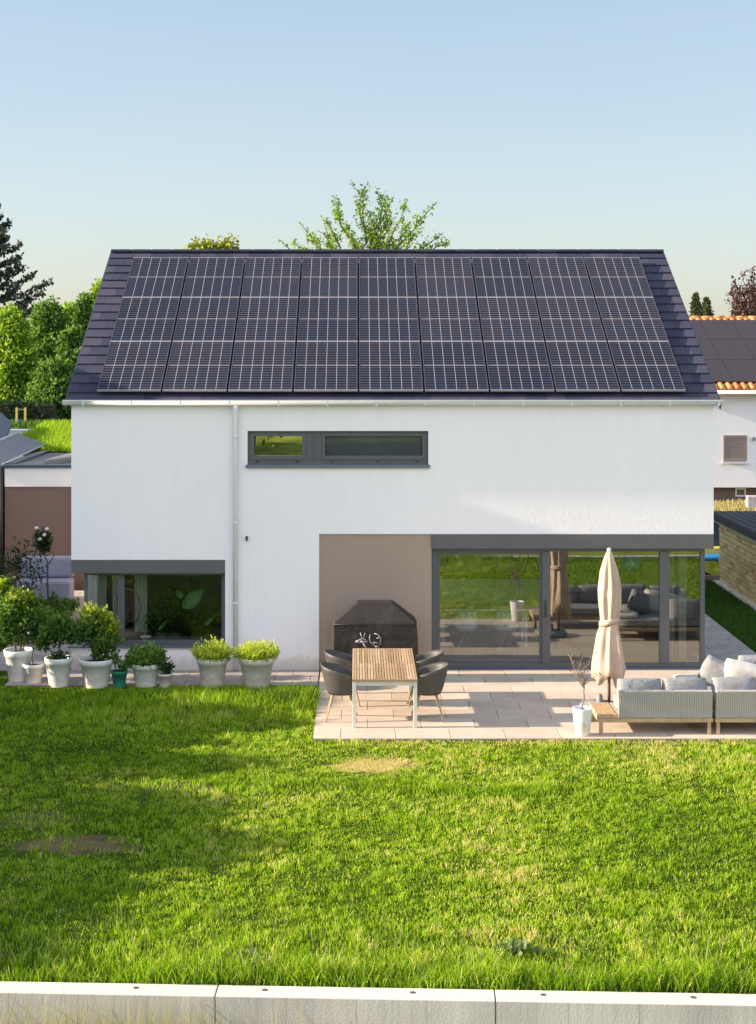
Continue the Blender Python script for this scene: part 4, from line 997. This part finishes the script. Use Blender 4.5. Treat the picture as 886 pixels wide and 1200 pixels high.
# ================================================================== BARBECUE
bb = thing('covered_barbecue', 'barbecue under a fitted black weather cover against the taupe wall', 'barbecue', (.30, -.75, .035))
y0, y1 = -1.05, -.42; x0, x1 = -.40, 1.0; tx0, tx1 = 0.0, .60
def ring(z, a, b, c, d, n=None): return [(a,c,z),(b,c,z),(b,d,z),(a,d,z)]
mb = MB(); L_ = [ring(.04, x0-.02, x1+.03, y0-.02, y1), ring(.55, x0, x1, y0, y1), ring(.99, x0+.015, x1-.02, y0, y1)]
bm = bmesh.new(); vs = []
def bmring(r): return [bm.verts.new(p) for p in r]
cols = 14; rowsz = [.05, .25, .5, .75, .97, 1.0]
# front/side skirt with folds
per = []
for k in range(40):
    f = k/40*4; s_ = int(f); q = f-s_; A = ring(0, x0, x1, y0, y1); p = Vector(A[s_]).lerp(Vector(A[(s_+1) % 4]), q); per.append(p)
lays = []
for z in rowsz:
    lay = []
    for k, p in enumerate(per):
        wv = .014*math.sin(k*1.7+z*3)*(1.15-z)+.010*math.sin(k*.9+z*7); cdir = Vector((p.x-.3, p.y+.73, 0)).normalized(); sh_ = .03*(1-z)
        lay.append(bm.verts.new(p+cdir*(wv+sh_)+Vector((0,0,z))))
    lays.append(lay)
for a, b in zip(lays[:-1], lays[1:]):
    for k in range(40): bm.faces.new([a[k], a[(k+1) % 40], b[(k+1) % 40], b[k]])
tr_ = [bm.verts.new(p) for p in ring(1.31, tx0, tx1, y0+.24, y1-.08)]
A = lays[-1]
mid = [bm.verts.new(p) for p in ring(.985, tx0+.0, tx1+.03, y0-.012, y1)]
for s_ in range(4):
    ks = [(s_*10+j) % 40 for j in range(11)]
    if s_ == 0:   # front: sloping centre facet plus two hips
        i0 = 3; i1 = 7
        bm.faces.new([A[k] for k in ks[i0:i1+1]]+[tr_[1], tr_[0]])
        bm.faces.new([A[k] for k in ks[:i0+1]]+[tr_[0]]); bm.faces.new([A[k] for k in ks[i1:]]+[tr_[1]])
    else: bm.faces.new([A[k] for k in ks]+[tr_[(s_+1) % 4], tr_[s_]])
bm.faces.new(tr_)
for v in mid: bm.verts.remove(v)
bmesh.ops.triangulate(bm, faces=[f for f in bm.faces if len(f.verts) > 4]); bmesh.ops.recalc_face_normals(bm, faces=bm.faces)
for v in bm.verts: v.co -= Vector(bb.location)-Vector((0,0,.035))
me = bpy.data.meshes.new('cover'); bm.to_mesh(me); bm.free(); me.materials.append(M['cover'])
o = bpy.data.objects.new('cover', me); C.objects.link(o); o.parent = bb
md = o.modifiers.new('bev', 'BEVEL'); md.width = .018; md.segments = 2; md.limit_method = 'ANGLE'; md.angle_limit = .5
mb = MB(); mb.tube([(x0-.01,y0-.022,1.02),(tx0-.01,y0-.03,1.025),(tx1+.05,y0-.03,1.02),(x1,y0-.022,1.0)], .008, 5); mb.build('seam', 'black', bb)
mb = MB()
def stroke(pts, r=.008): mb.tube([(px/67*.965+.30-.30, y0-.035, pz) for px, pz in pts], r, 5)
def lp(u, v): q = W(385+u/8.055, 700+v/8.055, 26.85); return (q[0], y0-.036, q[2])
for st_, r in (([(255,415),(290,400),(320,385),(350,400),(370,415),(330,425),(290,420),(255,415)], .012), ([(300,330),(318,385)], .010), ([(345,330),(330,380)], .008), ([(300,410),(350,415)], .016), ([(325,430),(365,490)], .012),
               ([(395,345),(385,380),(395,420),(425,440),(450,475),(465,470),(490,430),(490,380),(465,345),(430,338)], .011), ([(455,385),(480,375)], .014), ([(425,420),(470,430)], .010), ([(445,455),(462,460)], .016)):
    mb.tube([lp(u, v) for u, v in st_], r*.8, 5)
mb.build('printed_emblem', 'print', bb)

# ================================================================== DINING TABLE + CHAIRS
tb = thing('dining_table', 'long slatted teak table with light metal legs on the patio', 'table', (.41, -3.0, .035)); zf = .035
tx0, tx1, ty0, ty1 = -.075, .895, -4.2, -1.8
mb = MB(); zt_ = .755
for (a, b) in ((ty0+.035, -3.02), (-2.99, ty1-.035)):
    n_ = 22; w = (tx1-tx0-.05)/n_
    for k in range(n_): mb.box(tx0+.025+k*w+.005, tx0+.025+(k+1)*w-.005, a, b, zt_-.022, zt_+random.uniform(-.0015,.0015))
mb.box(tx0, tx1, ty0, ty0+.032, zt_-.03, zt_+.002); mb.box(tx0, tx1, ty1-.032, ty1, zt_-.03, zt_+.002); mb.box(tx0+.025, tx1-.025, -3.017, -2.993, zt_-.02, zt_)
mb.box(tx0, tx0+.022, ty0+.033, ty1-.033, zt_-.03, zt_+.002); mb.box(tx1-.022, tx1, ty0+.033, ty1-.033, zt_-.03, zt_+.002)
mb.build('tabletop', 'slat', tb)
mb = MB(); mb.box(tx0+.06, tx1-.06, ty0+.03, ty0+.06, .66, .72); mb.box(tx0+.06, tx1-.06, ty1-.06, ty1-.03, .66, .72); mb.box(tx0+.02, tx0+.05, ty0+.06, ty1-.06, .66, .72); mb.box(tx1-.05, tx1-.02, ty0+.06, ty1-.06, .66, .72)
mb.box(tx0+.05,tx1-.05,-3.03,-2.97,.70,.728)
mb.build('apron', 'table_metal', tb)
for x in (tx0+.005, tx1-.06):
    for y in (ty0+.01, ty1-.065): mb = MB(); mb.box(x, x+.055, y, y+.055, zf, .722); mb.build('leg', 'table_metal', tb, bevel=.004)

def make_chair():
    t = thing('tub_chair', '', 'chair', (0,0,0), 'tub chairs around the slatted table')
    mb = MB(); mb.smooth = True; nu, nv = 28, 8; am = math.radians(152); b = 0
    for j in range(nv+1):
        v = j/nv
        for i in range(nu+1):
            u = -1+2*i/nu; a = math.pi+u*am           # back at -x, open towards +x
            topz = .845-.20*abs(u)**1.6-.10*max(0, abs(u)-.75)*4*.6; botz = .40
            z = botz+(topz-botz)*v; r = .19+.10*v**.7+.02*math.cos(a-math.pi)*v
            mb.v.append((r*math.cos(a)*1.02, r*math.sin(a)*1.02, z))
    for j in range(nv):
        for i in range(nu):
            q = j*(nu+1)+i; mb.face([q, q+1, q+nu+2, q+nu+1])
    mb.smooth = False; sh2 = mb.build('seat_shell', 'chair_shell', t, solid=.018)
    mb = MB(); mb.lathe([(0,.385),(.17,.39),(.20,.40),(.205,.415)], (0,0,0), 24); mb.build('underseat', 'chair_shell', t)
    mb = MB(); mb.lathe([(.0,.43),(.185,.43),(.205,.45),(.19,.475),(0,.485)], (.01,0,0), 24); mb.build('seat_cushion', 'darkfabric', t)
    for sx in (-1, 1):
        for sy in (-1, 1): mb = MB(); mb.tube([(sx*.13, sy*.13, .39), (sx*.235, sy*.235, .0)], [.017, .010], 8); mb.build('leg', 'leg_wood', t)
    return t
ch0 = make_chair()
for k, (x, y, rz, lab) in enumerate([(-.24,-3.62,0,'grey tub chair at the table, front left'), (-.20,-2.60,.05,'grey tub chair at the table, back left near the barbecue'), (1.07,-3.62,math.pi,'grey tub chair at the table, front right'), (1.05,-2.62,math.pi-.05,'grey tub chair at the table, back right near the glass door')]):
    if k == 0: o = ch0; o.location = (x, y, zf); o.rotation_euler.z = rz; o['label'] = lab
    else: dup(ch0, (x, y, zf), lab, rz)

# ================================================================== UMBRELLA
ub = thing('patio_umbrella', 'closed beige patio umbrella standing on a grey base', 'umbrella', (3.93, -3.0, .035)); ux_, uy_ = 3.93, -3.0
mb = MB(); mb.tube([(ux_,uy_,.1),(ux_,uy_,2.5)], .024, 12); mb.build('pole', 'pole', ub)
mb = MB(); mb.lathe([(0,2.56),(.025,2.55),(.035,2.52),(.03,2.49),(0,2.485)], (ux_,uy_,0), 12); mb.build('finial', 'pipe', ub)
mb = MB(); mb.lathe([(0,.0),(.30,.0),(.31,.02),(.31,.075),(.28,.10),(.05,.105),(.045,.22),(.03,.24),(.0,.24)], (ux_-.15,uy_,.035), 32); mb.build('base', 'granite', ub)
prof = [(.03,2.50),(.055,2.46),(.085,2.36),(.125,2.2),(.15,2.02),(.158,1.9),(.155,1.75),(.145,1.6),(.13,1.47),(.122,1.40),(.13,1.33),(.155,1.2),(.185,1.0),(.21,.85),(.225,.72),(.23,.60)]
def fold(r, z, t, i):
    k = min(1, (2.5-z)/.3); a = k*(.30*(1-abs(math.sin(4*t+.5*math.sin(z*2.1))))**.8-.12)+.08*k*math.cos(5*t+1.2+z*3.2)+.07*k*math.sin(3*t+z*4)+.03*k*math.sin(11*t+z*9)
    if i == len(prof)-1: z = z-.10+.19*math.cos(4*t+.6)*(.6+.4*math.cos(t))
    if i == len(prof)-2: z = z-.04+.06*math.cos(4*t+.6)
    return r*(1+a*(.7 if 1.3 < z < 1.5 else 1)), z
mb = MB(); mb.lathe(prof, (ux_,uy_,0), 72, fold); cn_ = mb.build('canopy', 'umb', ub, solid=.006)
mb = MB(); mb.lathe([(.150,1.36),(.158,1.39),(.158,1.42),(.150,1.45)], (ux_,uy_,0), 24, lambda r,z,t,i: (r, z+.04*math.cos(t+.5))); o = mb.build('tie_strap', 'umb', None, origin=ub.location, solid=.004); o.location = (0,0,0); o.parent = cn_

# ================================================================== SOFA
def pillow(name, m, parent, c, size, rot=(0,0,0), puff=.5, owner=None):
    bm = bmesh.new(); bmesh.ops.create_cube(bm, size=2); bmesh.ops.subdivide_edges(bm, edges=bm.edges[:], cuts=7, use_grid_fill=True)
    R_ = Matrix.Rotation(rot[2],4,'Z') @ Matrix.Rotation(rot[1],4,'Y') @ Matrix.Rotation(rot[0],4,'X')
    mi = size.index(min(size)); oth = [k for k in range(3) if k != mi]; ph = random.uniform(0, 6)
    for v in bm.verts:
        p = list(v.co); e = (1-abs(p[oth[0]])**3.5)*(1-abs(p[oth[1]])**3.5)
        p[mi] *= (1-puff)+puff*e**.5; q = 1-.05*(1-abs(p[mi]))
        for k in oth: p[k] *= 1-.06*abs(p[oth[0]]*p[oth[1]])
        w = .04*math.sin(p[oth[0]]*4+ph)*math.cos(p[oth[1]]*3+ph); p[mi] += w*3*min(size)/max(size)
        v.co = R_ @ Vector((p[0]*size[0]/2, p[1]*size[1]/2, p[2]*size[2]/2))+Vector(c)-Vector(parent.location if owner is None else owner.location)
    for f in bm.faces: f.smooth = True
    me = bpy.data.meshes.new(name); bm.to_mesh(me); bm.free(); me.materials.append(M[m]); o = bpy.data.objects.new(name, me); C.objects.link(o); o.parent = parent; return o
def legs(t, L, m='leg_wood', s=.05, z1=.22):
    for (x, y) in L: mb = MB(); mb.box(x, x+s, y, y+s, zf, z1); mb.build('leg', m, t, bevel=.004)
sa = thing('lounge_sofa', 'grey wicker outdoor sofa with wooden end shelf on its left', 'sofa', (4.4, -4.2, zf))
mb = MB(); mb.box(3.52, 5.195, -4.60, -4.55, .215, .275); mb.box(3.52, 5.195, -3.75, -3.70, .215, .275); mb.box(3.52, 3.57, -4.55, -3.75, .215, .275); mb.box(5.145, 5.195, -4.55, -3.75, .215, .275); mb.build('base_frame', 'leg_wood', sa, bevel=.004)
mb = MB()
for k in range(8): mb.box(3.52+k*.036, 3.52+k*.036+.032, -4.60, -3.70, .28, .305)
mb.build('end_shelf', 'wood', sa)
def backm(x0, x1, t):
    mb = MB(); b_ = len(mb.v); P = [(x0,-4.60,.276),(x1,-4.60,.276),(x1,-4.44,.276),(x0,-4.44,.276),(x0,-4.63,.68),(x1,-4.63,.68),(x1,-4.53,.68),(x0,-4.53,.68)]
    mb.v += P
    for q in ((0,3,2,1),(4,5,6,7),(0,1,5,4),(1,2,6,5),(2,3,7,6),(3,0,4,7)): mb.face(list(q))
    mb.build('back_panel', 'wicker', t, bevel=.015)
    mb = MB(); mb.box(x0, x1, -4.44, -3.72, .276, .31); mb.build('seat_base', 'wicker', t)
backm(3.825, 5.19, sa)
pillow('seat_cushion', 'cush', sa, (4.51,-4.05,.385), (1.34,.70,.15), puff=.25)
pillow('back_cushion', 'cush', sa, (4.16,-4.36,.61), (.66,.20,.40), (-.22,0,0)); pillow('back_cushion', 'cush', sa, (4.83,-4.36,.615), (.66,.20,.41), (-.22,0,.02))
legs(sa, [(3.54,-4.59),(5.12,-4.59),(3.54,-3.77),(5.12,-3.77)])
sb = thing('corner_sofa', 'wicker corner sofa module cut by the right picture edge', 'sofa', (6.0, -4.2, zf))
mb = MB(); mb.box(5.235, 6.75, -4.60, -4.55, .215, .275); mb.box(5.235, 6.75, -3.75, -3.70, .215, .275); mb.box(5.235, 5.285, -4.55, -3.75, .215, .275); mb.box(6.7, 6.75, -4.55, -3.75, .215, .275); mb.build('base_frame', 'leg_wood', sb, bevel=.004)
backm(5.235, 6.75, sb); pillow('seat_cushion', 'cush', sb, (6.0,-4.05,.385), (1.46,.70,.15), puff=.25)
pillow('back_cushion', 'cush', sb, (5.56,-4.36,.62), (.66,.20,.42), (-.22,0,-.03)); pillow('back_cushion', 'cush', sb, (6.26,-4.36,.61), (.66,.20,.40), (-.22,0,0))
legs(sb, [(5.25,-4.59),(6.66,-4.59),(5.25,-3.77),(6.66,-3.77)])
sc = thing('chaise_sofa', 'outdoor chaise section with light cushions facing the house', 'sofa', (5.9, -3.0, zf))
mb = MB(); mb.box(4.98, 6.75, -3.62, -3.57, .215, .275); mb.box(4.98, 6.75, -2.50, -2.45, .215, .275); mb.box(4.98, 5.03, -3.57, -2.5, .215, .275); mb.box(6.7, 6.75, -3.57, -2.5, .215, .275); mb.box(5.03,6.7,-3.57,-2.5,.25,.28); mb.build('base_frame', 'leg_wood', sc, bevel=.004)
pillow('seat_cushion', 'cush', sc, (5.82,-3.02,.36), (1.66,1.08,.15), puff=.25); legs(sc, [(5.0,-3.61),(6.66,-3.61),(5.0,-2.52),(6.66,-2.52)])
pillow('back_cushion', 'cush', sc, (6.35,-2.62,.60), (.66,.20,.42), (.25,0,0))
tag(pillow('throw_pillow', 'cush', thing('grey_throw_pillow', 'grey pillow leaning against the pale blanket on the chaise', 'pillow', (5.62,-3.2,.44)), (5.62,-3.2,.62), (.62,.20,.42), (.35,.45,-.25)))
tag(pillow('throw_pillow', 'cush_light', thing('beige_throw_pillow', 'big pale beige pillow heaped at the right of the chaise', 'pillow', (5.98,-3.3,.44)), (6.02,-3.3,.60), (.80,.26,.46), (.45,.22,-.1)))
tag(pillow('throw_pillow', 'cush_light', thing('small_throw_pillow', 'flat pale pillow lying on the near left chaise corner', 'pillow', (5.2,-2.75,.44)), (5.22,-2.75,.47), (.42,.32,.10), (0,0,.1)))

# ================================================================== INSIDE THE HOUSE
# curtains
for i, (x0, x1, lab) in enumerate(((5.50, 5.62, 'narrow pale curtain beside the right door post'), (5.72, 5.86, 'pale curtain strip in the right corner pane'), )):
    mb = MB(); mb.smooth = True; k = 24
    pts = [(x0+(x1-x0)*j/k, .5+.03*math.sin(j*1.4)) for j in range(k+1)]
    for a, b in zip(pts[:-1], pts[1:]): mb.poly([(a[0],a[1],.05),(b[0],b[1],.05),(b[0],b[1],2.5),(a[0],a[1],2.5)])
    tag(mb.build('curtain', 'curtain'), lab, 'curtain', 'curtains behind the glass')
for x0, x1, y, lab in ((-4.62, -4.50, .6, 'pale curtain at the corner window left end'), (-4.42, -4.22, .9, 'pale curtain left of the window mullion'), (-4.02, -3.80, .9, 'pale curtain right of the window mullion')):
    mb = MB(); mb.smooth = True; k = 24
    pts = [(x0+(x1-x0)*j/k, y+.03*math.sin(j*1.4)) for j in range(k+1)]
    for a, b in zip(pts[:-1], pts[1:]): mb.poly([(a[0],a[1],.05),(b[0],b[1],.05),(b[0],b[1],2.5),(a[0],a[1],2.5)])
    tag(mb.build('curtain', 'curtain'), lab, 'curtain', 'curtains behind the glass')
wc = thing('rattan_chair', 'round backed rattan chair behind the corner window', 'chair', (-4.1, .62, .03))
mb = MB(); pts = [(-4.1+.22*math.cos(t), .62, 1.02+.34*math.sin(t)) for t in np.linspace(-.9, math.pi+.9, 20)]; mb.tube(pts, .016, 6)
for k in range(-4, 5): x = -4.1+k*.045; zz = .34*math.sqrt(max(0, 1-(k*.045/.22)**2)); mb.tube([(x,.62,.76),(x,.62,1.02+zz)], .006, 4)
mb.build('backrest', 'leg_wood', wc); mb = MB(); mb.lathe([(0,.50),(.25,.50),(.26,.53),(0,.55)], (-4.1,.85,0), 18); mb.build('seat', 'leg_wood', wc)
for q in ((-.18,.68),(.18,.68),(-.15,1.0),(.15,1.0)): mb = MB(); mb.tube([(-4.1+q[0],q[1],.5),(-4.1+q[0]*1.15,q[1],.03)], .014, 6); mb.build('leg', 'leg_wood', wc)
# big leaved house plant
hp = thing('house_plant', 'large leaved house plant behind the corner window', 'house plant', (-2.95, .8, .03))
mb = MB(); mb.lathe([(0,0),(.14,0),(.19,.34),(.17,.34),(.16,.28),(0,.28)], (-2.95,.8,.03), 20); mb.build('pot', 'granite', hp)
def bigleaf(mb, base, tip, w, up):
    base = Vector(base); tip = Vector(tip); ax = tip-base; n_ = 8; side = ax.cross(Vector(up)).normalized(); nn = side.cross(ax).normalized(); mb.smooth = True; b = len(mb.v)
    for i in range(n_+1):
        t = i/n_; ww = w*math.sin(math.pi*min(1, t**.75*1.0))**.8 if 0 < i < n_ else .003; c = base+ax*t-nn*.10*ax.length*t*t
        mb.v += [tuple(c-side*ww+nn*.03), tuple(c), tuple(c+side*ww+nn*.03)]
    for i in range(n_):
        q = b+i*3; mb.face([q,q+1,q+4,q+3]); mb.face([q+1,q+2,q+5,q+4])
    mb.smooth = False
M['bigleaf'] = mat('big_leaf', (.06, .17, .035), .4, .35, 9, stretch=(1,1,8))
mbL = MB(); mbS = MB(); 
for (bx0, bz0, tx_, tz_, w) in ((-3.12,1.0,-2.74,1.34,.13), (-2.98,1.56,-2.8,1.70,.07), (-2.72,.70,-2.55,.86,.04), (-3.55,.62,-3.4,.80,.035), (-3.12,1.2,-3.24,1.34,.06)):
    yy = random.uniform(.5, .75); bigleaf(mbL, (bx0, yy, bz0), (tx_, yy-.04, tz_), w, (0,-1,.3)); mbS.tube([(-2.95,.8,.3),((-2.95+bx0)/2,.75,bz0*.75),(bx0,yy,bz0)], [.012,.01,.006], 5)
mbS.build('stem', 'leaf_mid', hp); mbL.build('leaves', 'bigleaf', hp)
foliage(hp, [(-3.6,.9,.65,.28),(-2.7,.9,.75,.22),(-3.3,1.1,1.0,.3)], 500, .07, 'leaf_dark')
mb = MB(); a = W(171, 0, 28.3)[0]; mb.box(a-.09, a+.09, .34, .46, .53, .565); tag(mb.build('window_box', 'pot', bevel=.01), 'small white tray on the inner window sill', 'tray')
mb = MB(); mb.box(-4.6,-2.4,.245,.5,.50,.528); o = mb.build('inner_sill', 'granite', house)
# living room
mbb = thing('pendant_lamp', 'blue glass globe hanging inside behind the umbrella', 'lamp', (4.95, 1.0, 2.62)); mb = MB(); mb.lathe([(0,1.62),(.10,1.65),(.16,1.72),(.18,1.80),(.16,1.90),(.10,1.97),(0,2.0)], (4.95,1.0,0), 20); mb.build('globe', 'blue', mbb); mb = MB(); mb.tube([(4.95,1.0,2.0),(4.95,1.0,2.62)], .006, 5); mb.build('cord', 'black', mbb)
it = thing('indoor_table', 'white dining table inside behind the left sliding pane', 'table', (2.3, 2.4, .03)); mb = MB(); mb.box(1.5, 3.3, 2.0, 2.9, .72, .76); mb.build('tabletop', 'pipe', it, bevel=.01)
for x in (1.6, 3.15):
    for y in (2.1, 2.75): mb = MB(); mb.box(x, x+.05, y, y+.05, .03, .72); mb.build('leg', 'pipe', it)
def shellchair(x, y, lab):
    t = thing('shell_chair', lab, 'chair', (x,y,.03), 'white shell chairs in the dining room'); mb = MB(); mb.lathe([(.0,.43),(.16,.44),(.22,.50),(.23,.56)], (x,y,0), 16); mb.smooth = True
    pts = [(.22*math.cos(a), .22*math.sin(a)) for a in np.linspace(-2.5, -.6, 9)]
    for a, b in zip(pts[:-1], pts[1:]): mb.poly([(x+a[0],y+a[1],.54),(x+b[0],y+b[1],.54),(x+b[0]*1.1,y+b[1]*1.15,.82),(x+a[0]*1.1,y+a[1]*1.15,.82)])
    mb.build('seat_shell', 'pipe', t, solid=.012)
    for a in (.8, 2.4, 3.9, 5.5): mb = MB(); mb.tube([(x,y,.43),(x+.22*math.cos(a),y+.22*math.sin(a),.03)], .012, 6); mb.build('leg', 'leg_wood', t)
shellchair(2.0, 1.6, 'white shell chair inside, left of its twin'); shellchair(2.75, 1.6, 'white shell chair inside, nearest the door mullion')
ks = thing('kitchen_cabinet', 'pale kitchen cabinet row at the back of the living room', 'cabinet', (2.2, 4.9, .03)); mb = MB(); mb.box(.8, 4.0, 4.8, 5.38, .03, .92); mb.build('body', 'pipe', ks, bevel=.01); mb = MB(); mb.box(.76, 4.04, 4.76, 5.38, .92, .96); mb.build('worktop', 'slate', ks)
isf = thing('indoor_sofa', 'dark grey sofa inside behind the right sliding pane', 'sofa', (4.6, 3.0, .03)); mb = MB(); mb.box(3.7, 5.5, 2.6, 3.5, .08, .42); mb.build('seat', 'darkfabric', isf, bevel=.05); mb = MB(); mb.box(3.7, 5.5, 3.3, 3.55, .42, .85); mb.build('backrest', 'darkfabric', isf, bevel=.06)

# behind the camera: trees the upper window mirrors
for k, (x, y, h_) in enumerate(((-14,-62,8),(-6,-60,7.5),(-22,-58,9))):
    bl = [(x+random.uniform(-2.5,2.5), y+random.uniform(-1,1), h_*random.uniform(.3,.85), random.uniform(1.2,2)) for _ in range(8)]
    tree('meadow_tree', ['broad tree beyond the meadow, middle one', 'broad tree beyond the meadow, nearest the centre', 'broad tree beyond the meadow, far left one'][k], 'tree', (x, y, -.6), bl, 5000, .28, 'leaf_yellow' if k < 2 else 'leaf_bright', .25, 'trees beyond the meadow', .3)

# ================================================================== LIGHT, WORLD, CAMERA
EL, AZ = math.radians(18.5), math.radians(2.0)
sd_ = bpy.data.lights.new('sun', 'SUN'); sd_.energy = 12.5; sd_.angle = math.radians(.5); sd_.color = (1.0, .84, .64)
so = bpy.data.objects.new('sun', sd_); C.objects.link(so)
dv = Vector((math.cos(EL)*math.cos(AZ), math.cos(EL)*math.sin(AZ), -math.sin(EL))); so.rotation_euler = dv.to_track_quat('-Z', 'Y').to_euler(); so.location = (-20, -5, 12)
w = bpy.data.worlds.new('World'); S.world = w; w.use_nodes = True; wn, wl = w.node_tree.nodes, w.node_tree.links
sky = wn.new('ShaderNodeTexSky'); sky.sky_type = 'NISHITA'; sky.sun_disc = False; sky.sun_elevation = EL; sky.sun_rotation = math.radians(268); sky.air_density = 1.0; sky.dust_density = 1.2; sky.ozone_density = 1.6; sky.altitude = 300
bg = wn['Background']
gm = wn.new('ShaderNodeGamma'); gm.inputs[1].default_value = .46; wl.new(sky.outputs[0], gm.inputs[0])
hs = wn.new('ShaderNodeHueSaturation'); hs.inputs['Saturation'].default_value = 1.3; wl.new(gm.outputs[0], hs.inputs['Color'])
tn = wn.new('ShaderNodeMix'); tn.data_type = 'RGBA'; tn.blend_type = 'MULTIPLY'; tn.inputs[0].default_value = 1; tn.inputs[7].default_value = (1.16, 1.19, 1.24, 1); wl.new(hs.outputs[0], tn.inputs[6])
# added bright fill in the unseen sky behind the camera, lifts the facade
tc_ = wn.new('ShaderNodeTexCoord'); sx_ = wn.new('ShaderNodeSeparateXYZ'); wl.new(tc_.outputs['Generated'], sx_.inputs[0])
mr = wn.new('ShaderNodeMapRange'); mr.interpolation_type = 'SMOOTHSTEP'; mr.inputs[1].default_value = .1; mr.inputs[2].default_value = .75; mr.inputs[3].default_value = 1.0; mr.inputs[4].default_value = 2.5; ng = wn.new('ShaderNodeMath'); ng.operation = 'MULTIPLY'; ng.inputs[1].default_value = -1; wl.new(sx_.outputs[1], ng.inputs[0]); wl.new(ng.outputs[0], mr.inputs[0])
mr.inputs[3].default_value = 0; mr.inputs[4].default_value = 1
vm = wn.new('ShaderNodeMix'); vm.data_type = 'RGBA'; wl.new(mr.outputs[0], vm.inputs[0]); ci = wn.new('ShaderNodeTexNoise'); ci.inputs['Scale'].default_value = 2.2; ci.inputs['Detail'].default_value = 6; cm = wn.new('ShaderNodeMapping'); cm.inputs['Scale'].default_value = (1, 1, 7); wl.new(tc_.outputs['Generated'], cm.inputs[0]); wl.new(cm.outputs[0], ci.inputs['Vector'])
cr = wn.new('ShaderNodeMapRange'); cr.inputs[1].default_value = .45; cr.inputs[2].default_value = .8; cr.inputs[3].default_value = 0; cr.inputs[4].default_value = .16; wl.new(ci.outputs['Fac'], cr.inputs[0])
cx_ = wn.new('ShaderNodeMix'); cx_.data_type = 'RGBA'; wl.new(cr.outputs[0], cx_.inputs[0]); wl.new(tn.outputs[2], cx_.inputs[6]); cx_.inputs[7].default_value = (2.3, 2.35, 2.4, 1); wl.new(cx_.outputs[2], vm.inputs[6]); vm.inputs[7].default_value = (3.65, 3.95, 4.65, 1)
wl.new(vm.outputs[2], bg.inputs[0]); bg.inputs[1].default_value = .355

cd = bpy.data.cameras.new('camera'); co = bpy.data.objects.new('camera', cd); C.objects.link(co); S.camera = co
co.location = (0, -D, H); co.rotation_euler = (math.pi/2, 0, 0); cd.sensor_fit = 'VERTICAL'; cd.sensor_height = 36; cd.lens = F/1200*36
cd.shift_y = -200/1200; cd.shift_x = (443-CX)/1200; cd.clip_end = 3000; cd.clip_start = .1
S.view_settings.view_transform = 'Standard'; S.view_settings.look = 'None'; S.view_settings.exposure = 0; S.view_settings.gamma = 1
S.cycles.max_bounces = 8; S.cycles.transparent_max_bounces = 12
